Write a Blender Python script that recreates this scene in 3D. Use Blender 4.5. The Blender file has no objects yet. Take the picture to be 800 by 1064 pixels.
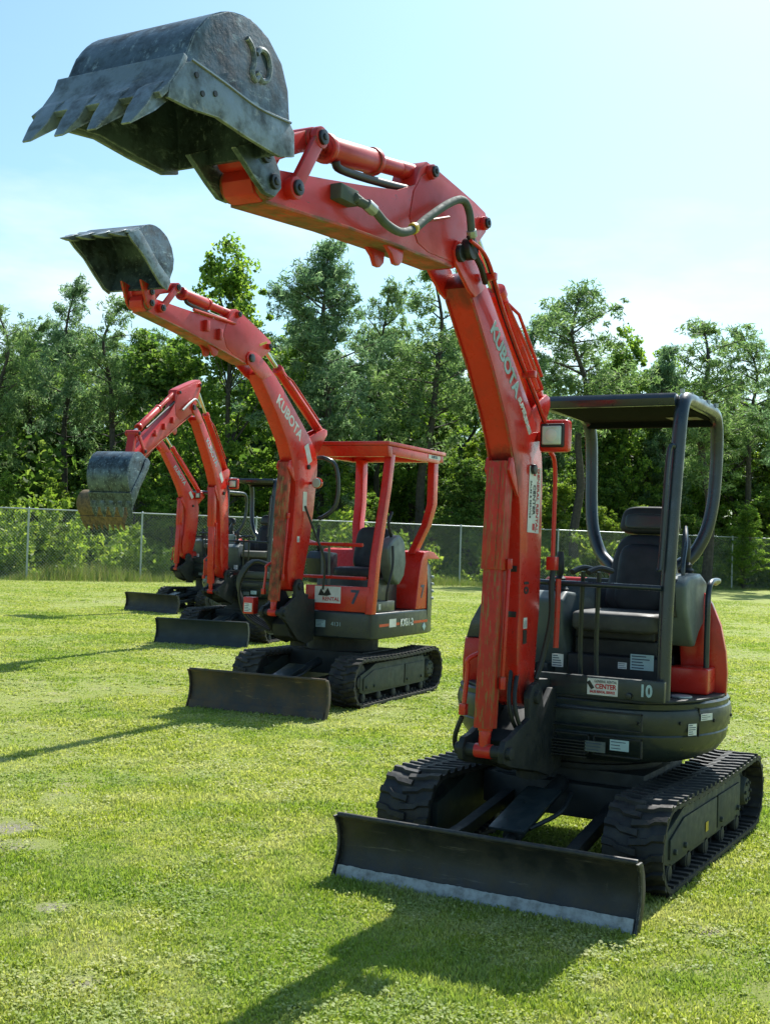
import bpy, bmesh, math, random
import numpy as np
from mathutils import Vector, Matrix
random.seed(7)
RNG = np.random.default_rng(11)
SC = bpy.context.scene
COL = SC.collection
R = math.radians

# ------------------------------------------------------------------ camera
cam_d = bpy.data.cameras.new('camera')
cam = bpy.data.objects.new('camera', cam_d)
COL.objects.link(cam)
CAM = Vector((6.7187, 2.4108, 1.6675))
fw = Vector((-0.86947955, -0.49339052, 0.02389762))
rt = Vector((-0.492603, 0.86965526, 0.03228033))
up = Vector((0.0367095, -0.01629505, 0.99919312))
M = Matrix.Identity(4)
for i in range(3):
    M[i][0] = rt[i]; M[i][1] = up[i]; M[i][2] = -fw[i]; M[i][3] = CAM[i]
cam.matrix_world = M
cam_d.sensor_fit = 'HORIZONTAL'
cam_d.sensor_width = 36.0
cam_d.lens = 1272.92 / 800 * 36
cam_d.clip_start = 0.05
cam_d.clip_end = 2000
SC.camera = cam

# ------------------------------------------------------------------ sky, sun, exposure
SUN_EL = R(50); SUN_AZ = R(182)          # azimuth counter-clockwise from +X: the sun stands behind the machines
w = bpy.data.worlds.new('World'); SC.world = w; w.use_nodes = True
nt = w.node_tree
sky = nt.nodes.new('ShaderNodeTexSky'); sky.sky_type = 'NISHITA'; sky.sun_disc = False
sky.sun_elevation = SUN_EL; sky.sun_rotation = R(90) - SUN_AZ
sky.air_density = 1.0; sky.dust_density = 1.5; sky.ozone_density = 1.0; sky.altitude = 0
bg = nt.nodes['Background']; bg.inputs['Strength'].default_value = 0.105
tint = nt.nodes.new('ShaderNodeMix'); tint.data_type = 'RGBA'; tint.blend_type = 'MULTIPLY'; tint.inputs[0].default_value = 1
tint.inputs[7].default_value = (.82, 1.08, 1.09, 1)          # the photograph's cool white balance
nt.links.new(sky.outputs[0], tint.inputs[6]); 
wtc = nt.nodes.new('ShaderNodeTexCoord'); wmp = nt.nodes.new('ShaderNodeMapping'); wmp.inputs['Scale'].default_value = (1.4, 1.4, 4.5); wmp.inputs['Location'].default_value = (.3, .1, .55)
nt.links.new(wtc.outputs['Generated'], wmp.inputs[0])
wno = nt.nodes.new('ShaderNodeTexNoise'); wno.inputs['Scale'].default_value = 2.2; wno.inputs['Detail'].default_value = 8; wno.inputs['Roughness'].default_value = .55; nt.links.new(wmp.outputs[0], wno.inputs['Vector'])
wra = nt.nodes.new('ShaderNodeValToRGB'); wra.color_ramp.elements[0].position = .50; wra.color_ramp.elements[1].position = .72; nt.links.new(wno.outputs['Fac'], wra.inputs[0])
wse = nt.nodes.new('ShaderNodeSeparateXYZ'); nt.links.new(wtc.outputs['Generated'], wse.inputs[0])
wrz = nt.nodes.new('ShaderNodeMapRange'); wrz.inputs['From Min'].default_value = .36; wrz.inputs['From Max'].default_value = .16; wrz.inputs['To Max'].default_value = .75; nt.links.new(wse.outputs['Z'], wrz.inputs['Value'])
wmu = nt.nodes.new('ShaderNodeMath'); wmu.operation = 'MULTIPLY'; nt.links.new(wra.outputs[0], wmu.inputs[0]); nt.links.new(wrz.outputs[0], wmu.inputs[1])
wcl = nt.nodes.new('ShaderNodeMix'); wcl.data_type = 'RGBA'; wcl.inputs[7].default_value = (7.6, 7.9, 8.0, 1); nt.links.new(wmu.outputs[0], wcl.inputs[0]); nt.links.new(tint.outputs[2], wcl.inputs[6]); nt.links.new(wcl.outputs[2], bg.inputs[0])
sd = bpy.data.lights.new('sun', 'SUN'); sd.energy = 5.0; sd.angle = R(0.5); sd.color = (1.0, 0.965, 0.90)
so = bpy.data.objects.new('sun', sd); COL.objects.link(so)
sdir = Vector((math.cos(SUN_EL)*math.cos(SUN_AZ), math.cos(SUN_EL)*math.sin(SUN_AZ), math.sin(SUN_EL)))
so.rotation_euler = sdir.to_track_quat('Z', 'Y').to_euler()
so.location = (-20, 0, 30)
SC.view_settings.view_transform = 'Standard'
SC.view_settings.look = 'None'
SC.view_settings.exposure = 0.72
SC.view_settings.gamma = 1.0
SC.view_settings.use_curve_mapping = False
SC.render.engine = 'CYCLES'
SC.cycles.max_bounces = 6
SC.cycles.transparent_max_bounces = 4

# ------------------------------------------------------------------ tags
def tag(o, label=None, cat=None, group=None, kind=None):
    if label: o['label'] = label
    if cat: o['category'] = cat
    if group: o['group'] = group
    if kind: o['kind'] = kind
    return o

def empty(name, loc=(0, 0, 0), rz=0):
    o = bpy.data.objects.new(name, None); COL.objects.link(o)
    o.location = loc; o.rotation_euler = (0, 0, rz); o.empty_display_size = .2
    return o

# ------------------------------------------------------------------ materials
def new_mat(name):
    m = bpy.data.materials.new(name); m.use_nodes = True
    n = m.node_tree.nodes; l = m.node_tree.links
    return m, n, l, n['Principled BSDF']

def noise(n, l, scale, detail=4, rough=.6, vec=None, dim='3D'):
    t = n.new('ShaderNodeTexNoise'); t.inputs['Scale'].default_value = scale
    t.inputs['Detail'].default_value = detail; t.inputs['Roughness'].default_value = rough
    if vec is not None: l.new(vec, t.inputs['Vector'])
    return t.outputs['Fac']

def ramp(n, l, src, stops):
    r = n.new('ShaderNodeValToRGB'); e = r.color_ramp.elements
    while len(e) > len(stops): e.remove(e[-1])
    while len(e) < len(stops): e.new(.5)
    for k, (p, c) in enumerate(stops):
        e[k].position = p; e[k].color = (c if len(c) == 4 else (*c, 1)) if isinstance(c, (tuple, list)) else (c, c, c, 1)
    l.new(src, r.inputs[0]); return r.outputs[0]

def mixc(n, l, fac, a, b):
    m = n.new('ShaderNodeMix'); m.data_type = 'RGBA'
    if isinstance(fac, (int, float)): m.inputs[0].default_value = fac
    else: l.new(fac, m.inputs[0])
    for idx, v in ((6, a), (7, b)):
        if isinstance(v, (tuple, list)): m.inputs[idx].default_value = (*v, 1) if len(v) == 3 else v
        else: l.new(v, m.inputs[idx])
    return m.outputs[2]

def objvec(n, l, scale=(1, 1, 1)):
    tc = n.new('ShaderNodeTexCoord'); mp = n.new('ShaderNodeMapping')
    mp.inputs['Scale'].default_value = scale
    l.new(tc.outputs['Object'], mp.inputs[0]); return mp.outputs[0]

def weathered(name, base, dirt, rough=.4, dirt_amt=(.55, .75), scale=6, coat=0.0, metallic=0, scratch=None, scr=(.62, .68),
              sscale=(9, 9, 2.2), bump=.0, spec=.5, edge=None, grease=()):
    m, n, l, p = new_mat(name)
    v = objvec(n, l)
    f1 = ramp(n, l, noise(n, l, scale, 8, .7, v), [(dirt_amt[0], 0.0), (dirt_amt[1], 1.0)])
    big = ramp(n, l, noise(n, l, 1.4, 3, .5, v), [(.3, .82), (.7, 1.08)])
    mul = n.new('ShaderNodeMix'); mul.data_type = 'RGBA'; mul.blend_type = 'MULTIPLY'; mul.inputs[0].default_value = 1
    mul.inputs[6].default_value = (*base, 1); l.new(big, mul.inputs[7])
    c = mixc(n, l, f1, mul.outputs[2], dirt)
    if scratch:
        sv = objvec(n, l, sscale)
        f2 = ramp(n, l, noise(n, l, 3.0, 10, .75, sv), [(scr[0], 0.0), (scr[1], 1.0)])
        c = mixc(n, l, f2, c, scratch)
    if edge:
        bv = n.new('ShaderNodeBevel'); bv.samples = 4; bv.inputs['Radius'].default_value = .009
        ge = n.new('ShaderNodeNewGeometry'); dt = n.new('ShaderNodeVectorMath'); dt.operation = 'DOT_PRODUCT'
        l.new(bv.outputs[0], dt.inputs[0]); l.new(ge.outputs['Normal'], dt.inputs[1])
        em = ramp(n, l, dt.outputs['Value'], [(.90, 1.0), (.985, 0.0)])
        en = ramp(n, l, noise(n, l, 32, 6, .7, v), [(.44, 0.0), (.56, 1.0)])
        mm = n.new('ShaderNodeMath'); mm.operation = 'MULTIPLY'; l.new(em, mm.inputs[0]); l.new(en, mm.inputs[1])
        c = mixc(n, l, mm.outputs[0], c, edge)
    for (gx, gz, gr) in grease:
        dn = n.new('ShaderNodeVectorMath'); dn.operation = 'DISTANCE'; l.new(v, dn.inputs[0]); dn.inputs[1].default_value = (gx, -.10, gz)
        jt = n.new('ShaderNodeMath'); jt.operation = 'MULTIPLY_ADD'; l.new(noise(n, l, 13, 7, .75, objvec(n, l, (1, 1, .35))), jt.inputs[0]); jt.inputs[1].default_value = gr*1.6; l.new(dn.outputs['Value'], jt.inputs[2])
        mr = n.new('ShaderNodeMapRange'); mr.inputs['From Min'].default_value = gr*2.0; mr.inputs['From Max'].default_value = gr*1.25; mr.inputs['To Max'].default_value = .88; l.new(jt.outputs[0], mr.inputs['Value'])
        c = mixc(n, l, mr.outputs[0], c, (.025, .014, .012))
    l.new(c, p.inputs['Base Color'])
    rr = ramp(n, l, noise(n, l, scale * 2, 4, .6, v), [(.3, max(rough - .1, .05)), (.75, min(rough + .25, 1))])
    l.new(rr, p.inputs['Roughness'])
    p.inputs['Metallic'].default_value = metallic
    p.inputs['Coat Weight'].default_value = coat; p.inputs['Coat Roughness'].default_value = .12
    p.inputs['Specular IOR Level'].default_value = spec
    if bump:
        b = n.new('ShaderNodeBump'); b.inputs['Strength'].default_value = bump; b.inputs['Distance'].default_value = .01
        l.new(noise(n, l, 26, 5, .6, v), b.inputs['Height']); l.new(b.outputs[0], p.inputs['Normal'])
    return m

def plain(name, col, rough=.5, metallic=0, coat=0, spec=.5):
    m, n, l, p = new_mat(name)
    v = objvec(n, l)
    f = ramp(n, l, noise(n, l, 14, 4, .6, v), [(.3, 0.0), (.8, 1.0)])
    l.new(mixc(n, l, f, col, tuple(c * .72 for c in col)), p.inputs['Base Color'])
    p.inputs['Roughness'].default_value = rough; p.inputs['Metallic'].default_value = metallic
    p.inputs['Coat Weight'].default_value = coat; p.inputs['Specular IOR Level'].default_value = spec
    return m

MT = {}
MT['orange'] = weathered('orange_paint', (.62, .024, .014), (.32, .022, .016), .26, (.52, .80), 5, coat=.25, scratch=(.06, .02, .012), scr=(.63, .72), sscale=(8, 8, 2.5), edge=(.20, .09, .055), spec=.32)
MT['boom_orange'] = weathered('boom_orange_paint', (.62, .024, .014), (.32, .022, .016), .26, (.52, .80), 5, coat=.25, scratch=(.06, .02, .012), scr=(.62, .70), sscale=(14, 14, 4), edge=(.20, .09, .055), grease=((1.15, 2.02, .13), (1.64, 2.86, .10), (.93, .95, .10), (.95, 1.30, .05)), spec=.32)
MT['orange_faded'] = weathered('faded_orange_paint', (.58, .026, .020), (.38, .030, .024), .34, (.45, .8), 4, coat=.15, scratch=(.15, .04, .02), scr=(.63, .71), sscale=(4, 14, 14), edge=(.20, .09, .055), spec=.32)
MT['arm_orange'] = weathered('arm_orange_paint', (.58, .026, .020), (.38, .030, .024), .34, (.45, .8), 4, coat=.15, scratch=(.15, .04, .02), scr=(.62, .70), sscale=(4, 14, 14), edge=(.20, .09, .055), grease=((3.30, 2.90, .07), (1.80, 2.97, .08), (2.12, 3.25, .05), (1.58, 3.16, .05)), spec=.32)
MT['orange_worn'] = weathered('worn_orange_paint', (.54, .026, .014), (.30, .03, .018), .45, (.45, .75), 8,
                              scratch=(.24, .13, .04), scr=(.53, .58), sscale=(26, 26, 2.6), edge=(.22, .12, .05), spec=.32)
MT['guard_worn'] = weathered('badly_worn_orange_paint', (.45, .045, .015), (.10, .04, .018), .65, (.46, .62), 6,
                             scratch=(.22, .14, .05), scr=(.52, .58), sscale=(9, 9, 2.6))
MT['under_dirty'] = weathered('dirty_orange_paint', (.55, .06, .02), (.13, .08, .035), .6, (.38, .6), 5,
                              scratch=(.2, .15, .06), scr=(.52, .62), sscale=(2, 12, 12))
MT['body'] = weathered('dark_slate_paint', (.018, .028, .031), (.040, .046, .038), .36, (.5, .8), 9, coat=.15)
MT['body_dusty'] = weathered('dusty_dark_metal', (.010, .014, .016), (.036, .034, .026), .6, (.45, .75), 11)
MT['post'] = weathered('canopy_tube_paint', (.014, .024, .036), (.028, .034, .034), .28, (.55, .85), 7, coat=.3)
MT['frame'] = weathered('track_frame_paint', (.028, .040, .034), (.060, .058, .042), .6, (.42, .72), 10)
MT['rubber'] = weathered('track_rubber', (.011, .012, .013), (.050, .048, .040), .62, (.42, .75), 16, bump=.25)
MT['rubber_old'] = weathered('old_track_rubber', (.014, .014, .014), (.070, .064, .05), .7, (.38, .7), 14, bump=.25)
MT['blade'] = weathered('dozer_blade_steel', (.014, .015, .016), (.06, .048, .030), .5, (.45, .72), 6,
                        scratch=(.10, .085, .065), scr=(.58, .68), sscale=(5, 1.0, 14), edge=(.20, .19, .17))
MT['blade_rusty'] = weathered('rusty_dozer_blade_steel', (.045, .04, .035), (.13, .085, .04), .65, (.4, .7), 5,
                              scratch=(.2, .14, .06), scr=(.58, .66), sscale=(3, 1.2, 6))
MT['blade_green'] = weathered('dark_teal_dozer_blade', (.018, .028, .032), (.04, .045, .04), .55, (.45, .75), 6)
MT['edge'] = weathered('dried_mud_cutting_edge', (.40, .42, .42), (.17, .17, .16), .8, (.42, .7), 18, bump=.4)
MT['bucket'] = weathered('bucket_steel', (.085, .125, .155), (.022, .032, .042), .40, (.42, .60), 7, metallic=.35,
                         scratch=(.26, .32, .34), scr=(.55, .66), sscale=(3, 12, 9), bump=.25, edge=(.30, .33, .34))
MT['bucket_in'] = weathered('bucket_inner_steel', (.035, .038, .042), (.09, .075, .055), .7, (.5, .8), 6, metallic=.2)
MT['bucket_lip'] = weathered('bucket_worn_steel', (.19, .235, .26), (.05, .062, .07), .42, (.45, .66), 9, metallic=.45,
                             scratch=(.3, .3, .27), scr=(.58, .68), sscale=(6, 3, 6), bump=.2, edge=(.40, .42, .42))
MT['bucket_mud'] = weathered('muddy_bucket_steel', (.17, .11, .05), (.045, .035, .025), .8, (.42, .66), 12, bump=.5)
MT['chrome'] = plain('cylinder_chrome', (.6, .6, .58), .18, 1)
MT['pin'] = plain('pin_steel', (.05, .055, .06), .4, .7)
MT['roof_under'] = plain('matt_black_sheet', (.007, .009, .010), .9, spec=.1)
MT['hose'] = plain('hose_rubber', (.014, .018, .018), .5)
MT['sleeve'] = weathered('hose_sleeve', (.06, .085, .075), (.12, .13, .11), .75, (.4, .8), 20)
MT['seat'] = weathered('seat_vinyl', (.008, .010, .014), (.026, .027, .026), .5, (.55, .85), 8)
MT['cushion_worn'] = weathered('worn_seat_vinyl', (.045, .048, .048), (.10, .10, .09), .55, (.5, .8), 8)
MT['seat_pale'] = weathered('sun_bleached_vinyl', (.16, .16, .14), (.09, .09, .08), .6, (.45, .8), 8)
MT['console'] = weathered('grey_plastic', (.11, .14, .145), (.07, .08, .075), .45, (.5, .8), 6)
MT['white'] = plain('white_sticker', (.75, .75, .74), .5)
MT['red_ink'] = plain('red_ink', (.55, .02, .03), .5)
MT['black_ink'] = plain('black_ink', (.02, .02, .02), .5)
MT['pale_ink'] = plain('pale_decal', (.40, .56, .62), .45)
MT['navy_ink'] = plain('navy_decal', (.03, .06, .12), .5)
MT['yellow'] = plain('yellow_sticker', (.62, .42, .03), .5)
MT['weld'] = plain('weld_bead', (.32, .33, .33), .35, .6)
MT['wire'] = plain('pale_wire', (.62, .68, .66), .55, .1)
MT['galv'] = plain('galvanised_steel', (.42, .46, .46), .45, .6)

def glassy(name, col):
    m, n, l, p = new_mat(name)
    v = objvec(n, l); wv = n.new('ShaderNodeTexWave'); wv.inputs['Scale'].default_value = 22; l.new(v, wv.inputs[0])
    l.new(mixc(n, l, wv.outputs['Fac'], col, tuple(c * .65 for c in col)), p.inputs['Base Color'])
    p.inputs['Roughness'].default_value = .12; p.inputs['Coat Weight'].default_value = 1
    return m
MT['lens'] = glassy('lamp_glass', (.50, .60, .56))
MT['beacon'] = glassy('amber_glass', (.7, .2, .03))

# ------------------------------------------------------------------ mesh builder
def smooth_path(pts, n=6):
    """Catmull-Rom resample"""
    P = [Vector(p) for p in pts]
    if len(P) < 3: return P
    out = []
    for i in range(len(P) - 1):
        p0 = P[max(i-1, 0)]; p1 = P[i]; p2 = P[i+1]; p3 = P[min(i+2, len(P)-1)]
        for k in range(n):
            t = k / n
            out.append(.5 * ((2*p1) + (p2-p0)*t + (2*p0-5*p1+4*p2-p3)*t*t + (3*p1-p0-3*p2+p3)*t**3))
    out.append(P[-1]); return out

class B:
    def __init__(s): s.bm = bmesh.new()
    def box(s, c, d, rot=None, taper=None):
        hx, hy, hz = d[0]/2, d[1]/2, d[2]/2
        vs = []
        for z in (-hz, hz):
            k = taper if (taper and z > 0) else 1
            for x, y in ((-hx, -hy), (hx, -hy), (hx, hy), (-hx, hy)):
                v = Vector((x*k, y*k, z))
                if rot is not None: v = rot @ v
                vs.append(s.bm.verts.new(v + Vector(c)))
        f = s.bm.faces.new
        f(vs[0:4][::-1]); f(vs[4:8])
        for i in range(4):
            j = (i+1) % 4; f((vs[i], vs[j], vs[j+4], vs[i+4]))
        return s
    def prism(s, pts, a, b, plane='xz'):
        """polygon in a plane, extruded along the third axis from a to b"""
        def mk(p, t):
            if plane == 'xz': return (p[0], t, p[1])
            if plane == 'xy': return (p[0], p[1], t)
            return (t, p[0], p[1])
        A = [s.bm.verts.new(mk(p, a)) for p in pts]; C = [s.bm.verts.new(mk(p, b)) for p in pts]
        s.bm.faces.new(A); s.bm.faces.new(C[::-1])
        for i in range(len(pts)):
            j = (i+1) % len(pts); s.bm.faces.new((A[j], A[i], C[i], C[j]))
        return s
    def cyl(s, p0, p1, r0, r1=None, seg=20, caps=True):
        if r1 is None: r1 = r0
        p0 = Vector(p0); p1 = Vector(p1); d = (p1-p0).normalized()
        q = d.to_track_quat('Z', 'Y'); rings = []
        for p, r in ((p0, r0), (p1, r1)):
            rings.append([s.bm.verts.new(p + q @ Vector((r*math.cos(2*math.pi*i/seg), r*math.sin(2*math.pi*i/seg), 0))) for i in range(seg)])
        for i in range(seg):
            j = (i+1) % seg; s.bm.faces.new((rings[0][i], rings[0][j], rings[1][j], rings[1][i]))
        if caps: s.bm.faces.new(rings[0][::-1]); s.bm.faces.new(rings[1])
        return s
    def tube(s, pts, r, seg=12, sm=5, flat=None):
        P = smooth_path(pts, sm) if sm else [Vector(p) for p in pts]
        rings = []; prev = None
        for i, p in enumerate(P):
            d = (P[min(i+1, len(P)-1)] - P[max(i-1, 0)]).normalized()
            if prev is None:
                a = Vector((0, 0, 1)) if abs(d.z) < .9 else Vector((0, 1, 0))
                u = (a - d*a.dot(d)).normalized()
            else: u = (prev - d*prev.dot(d)).normalized()
            prev = u; v = d.cross(u)
            rr = r(i/(len(P)-1)) if callable(r) else r
            ring = []
            for k in range(seg):
                t = 2*math.pi*k/seg + (math.pi/4 if seg == 4 else 0)
                cx, cy = math.cos(t), math.sin(t)
                ring.append(s.bm.verts.new(p + u*rr*cx + v*rr*cy*(flat or 1)))
            rings.append(ring)
        for a, b in zip(rings, rings[1:]):
            for k in range(seg):
                j = (k+1) % seg; s.bm.faces.new((a[k], a[j], b[j], b[k]))
        s.bm.faces.new(rings[0][::-1]); s.bm.faces.new(rings[-1]); return s
    def sector(s, prof, a0, a1, n=24, rfun=None, c=(0, 0), hollow=False):
        """lathe about z; prof = [(r,z)], angles in degrees"""
        full = abs(a1-a0) >= 359.9
        rings = []
        N = n if full else n+1
        for i in range(N):
            a = R(a0 + (a1-a0)*i/n); ring = []
            for r, z in prof:
                k = rfun(a, r, z) if rfun else r
                ring.append(s.bm.verts.new((c[0]+k*math.cos(a), c[1]+k*math.sin(a), z)))
            rings.append(ring)
        m = len(prof)
        for i in range(N if full else N-1):
            A = rings[i]; C = rings[(i+1) % N]
            for k in range(m-1): s.bm.faces.new((A[k], C[k], C[k+1], A[k+1]))
        if full:
            s.bm.faces.new([r_[0] for r_ in rings][::-1]); s.bm.faces.new([r_[-1] for r_ in rings])
        elif hollow:
            for i in range(N-1): s.bm.faces.new((rings[i][-1], rings[i+1][-1], rings[i+1][0], rings[i][0]))
            s.bm.faces.new(rings[0]); s.bm.faces.new(rings[-1][::-1])
        else:
            cb = s.bm.verts.new((c[0], c[1], prof[0][1])); ct = s.bm.verts.new((c[0], c[1], prof[-1][1]))
            for i in range(N-1):
                s.bm.faces.new((cb, rings[i+1][0], rings[i][0])); s.bm.faces.new((ct, rings[i][-1], rings[i+1][-1]))
            s.bm.faces.new([cb]+rings[0]+[ct]); s.bm.faces.new([ct]+rings[-1][::-1]+[cb])
        return s
    def sheet(s, path, y0, y1, th, plane='xz'):
        """thin curved plate: path in xz, thickness th to its left"""
        P = [Vector((x, z)) for x, z in path]; off = []
        for i, q in enumerate(P):
            d = (P[min(i+1, len(P)-1)] - P[max(i-1, 0)]).normalized()
            off.append(q + Vector((-d.y, d.x))*th)
        for i in range(len(P)-1):
            a, b, c, d = P[i], P[i+1], off[i+1], off[i]
            if i == 0:
                A = [s.bm.verts.new((v.x, y0, v.y)) for v in (a, d)]; C = [s.bm.verts.new((v.x, y1, v.y)) for v in (a, d)]
                s.bm.faces.new((A[0], A[1], C[1], C[0]))
            A2 = [s.bm.verts.new((v.x, y0, v.y)) for v in (b, c)]; C2 = [s.bm.verts.new((v.x, y1, v.y)) for v in (b, c)]
            s.bm.faces.new((A[0], C[0], C2[0], A2[0])); s.bm.faces.new((A[1], A2[1], C2[1], C[1]))
            s.bm.faces.new((A[0], A2[0], A2[1], A[1])); s.bm.faces.new((C[0], C[1], C2[1], C2[0]))
            A, C = A2, C2
        s.bm.faces.new((A[0], C[0], C[1], A[1])); return s
    def build(s, name, mat, parent=None, bevel=.004, smooth=True, label=None, ang=38, seg=2):
        bm = s.bm
        bmesh.ops.recalc_face_normals(bm, faces=bm.faces)
        if bevel:
            es = [e for e in bm.edges if len(e.link_faces) == 2 and e.calc_face_angle(0) > R(30)]
            if es:
                bmesh.ops.bevel(bm, geom=es, offset=bevel, segments=seg, affect='EDGES', clamp_overlap=True, profile=.6)
        me = bpy.data.meshes.new(name)
        for f in bm.faces: f.smooth = smooth
        if smooth:
            for e in bm.edges:
                if len(e.link_faces) == 2: e.smooth = e.calc_face_angle(0) < R(ang)
                else: e.smooth = False
        bm.to_mesh(me); bm.free()
        me.materials.append(MT[mat] if isinstance(mat, str) else mat)
        o = bpy.data.objects.new(name, me); COL.objects.link(o)
        if parent: o.parent = parent
        if label: o['label'] = label
        return o

def cushion(name, c, dims, rot, mat, parent, e=.35, taper=0.0):
    """rounded pad: a superellipsoid"""
    b = B(); n, m = 20, 28; rows = []
    def sp(v, p): return math.copysign(abs(v)**p, v)
    for i in range(n+1):
        f = -math.pi/2+math.pi*i/n; row = []
        for j in range(m):
            t = 2*math.pi*j/m
            x = sp(math.cos(f), e)*sp(math.cos(t), e); y = sp(math.cos(f), e)*sp(math.sin(t), e); z = sp(math.sin(f), e)
            k = 1-taper*(z+1)/2
            v = Vector((x*dims[0]/2*k, y*dims[1]/2*k, z*dims[2]/2))
            if rot is not None: v = rot @ v
            row.append(b.bm.verts.new(v+Vector(c)))
            if i in (0, n): break
        rows.append(row)
    for i in range(n):
        A, D = rows[i], rows[i+1]
        for j in range(m):
            k = (j+1) % m
            if len(A) == 1: b.bm.faces.new((A[0], D[k], D[j]))
            elif len(D) == 1: b.bm.faces.new((A[j], A[k], D[0]))
            else: b.bm.faces.new((A[j], A[k], D[k], D[j]))
    return b.build(name, mat, parent, bevel=0, ang=80)

def text_mesh(name, txt, size, mat, parent, origin, xdir, ydir, shear=0, bold=0.0, thick=.0012, spacing=1.0, width=1.0, align='CENTER'):
    cu = bpy.data.curves.new(name, 'FONT'); cu.body = txt; cu.size = size; cu.extrude = thick; cu.shear = shear
    cu.offset = bold; cu.space_character = spacing; cu.align_x = align; cu.align_y = 'CENTER'; cu.resolution_u = 3
    t = bpy.data.objects.new(name+'_curve', cu); COL.objects.link(t)
    bpy.context.view_layer.update()
    me = bpy.data.meshes.new_from_object(t.evaluated_get(bpy.context.evaluated_depsgraph_get()))
    bpy.data.objects.remove(t); bpy.data.curves.remove(cu)
    x = Vector(xdir).normalized(); y = Vector(ydir); y = (y - x*y.dot(x)).normalized(); z = x.cross(y)
    mm = Matrix.Identity(4)
    for i in range(3):
        mm[i][0] = x[i]*width; mm[i][1] = y[i]; mm[i][2] = z[i]; mm[i][3] = origin[i]
    me.transform(mm); me.name = name
    me.materials.clear(); me.materials.append(MT[mat])
    o = bpy.data.objects.new(name, me); COL.objects.link(o)
    if parent: o.parent = parent
    return o

def plate(name, mat, parent, origin, xdir, ydir, wx, wy, th=.0015, label=None):
    x = Vector(xdir).normalized(); y = Vector(ydir); y = (y-x*y.dot(x)).normalized(); z = x.cross(y)
    b = B(); rot = Matrix((x, y, z)).transposed()
    b.box(Vector(origin)+z*th/2, (wx, wy, th), rot)
    o = b.build(name, mat, parent, bevel=0, smooth=False, label=label)
    if name in ('white_label', 'rating_plate', 'notice_label', 'sticker') and mat in ('white', 'pale_ink', 'console') and wx < .15:
        q = B(); rn = random.Random(int((wx*1000+wy*517+origin[2]*100))); k = 3 if wy < .06 else 5
        for i in range(k):
            ln = wx*rn.uniform(.45, .85); yy = wy*(.5-(i+.7)/(k+.4))
            q.box(Vector(origin)+z*(th+.0006)+y*yy-x*(wx*.44-ln/2), (ln, wy*.07, .0006), rot)
        q.build('printed_lines', 'navy_ink', o, bevel=0, smooth=False)
    return o

# ------------------------------------------------------------------ plane maps
def affine(src, dst):
    A = np.array([[a, b, 1] for a, b in src]); D = np.array(dst)
    X = np.linalg.solve(A, D)
    return lambda p: tuple((np.array([p[0], p[1], 1]) @ X).tolist())
def similar(s0, s1, d0, d1):
    a = complex(*s0); b = complex(*s1); c = complex(*d0); d = complex(*d1); k = (d-c)/(b-a)
    def f(p):
        z = c + k*(complex(*p)-a); return (z.real, z.imag)
    f.k = k
    return f
def rotated(piv, newpiv, ang, sc=1):
    k = complex(math.cos(ang), math.sin(ang))*sc
    def f(p):
        z = complex(*newpiv) + k*(complex(*p)-complex(*piv)); return (z.real, z.imag)
    f.k = k
    return f

# ------------------------------------------------------------------ one excavator
F1, K1, T1, TIP1 = (.90, .90), (1.14, 2.08), (1.84, 2.965), (3.32, 2.88)
YC = -.10      # centre plane of boom, arm and bucket

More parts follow.
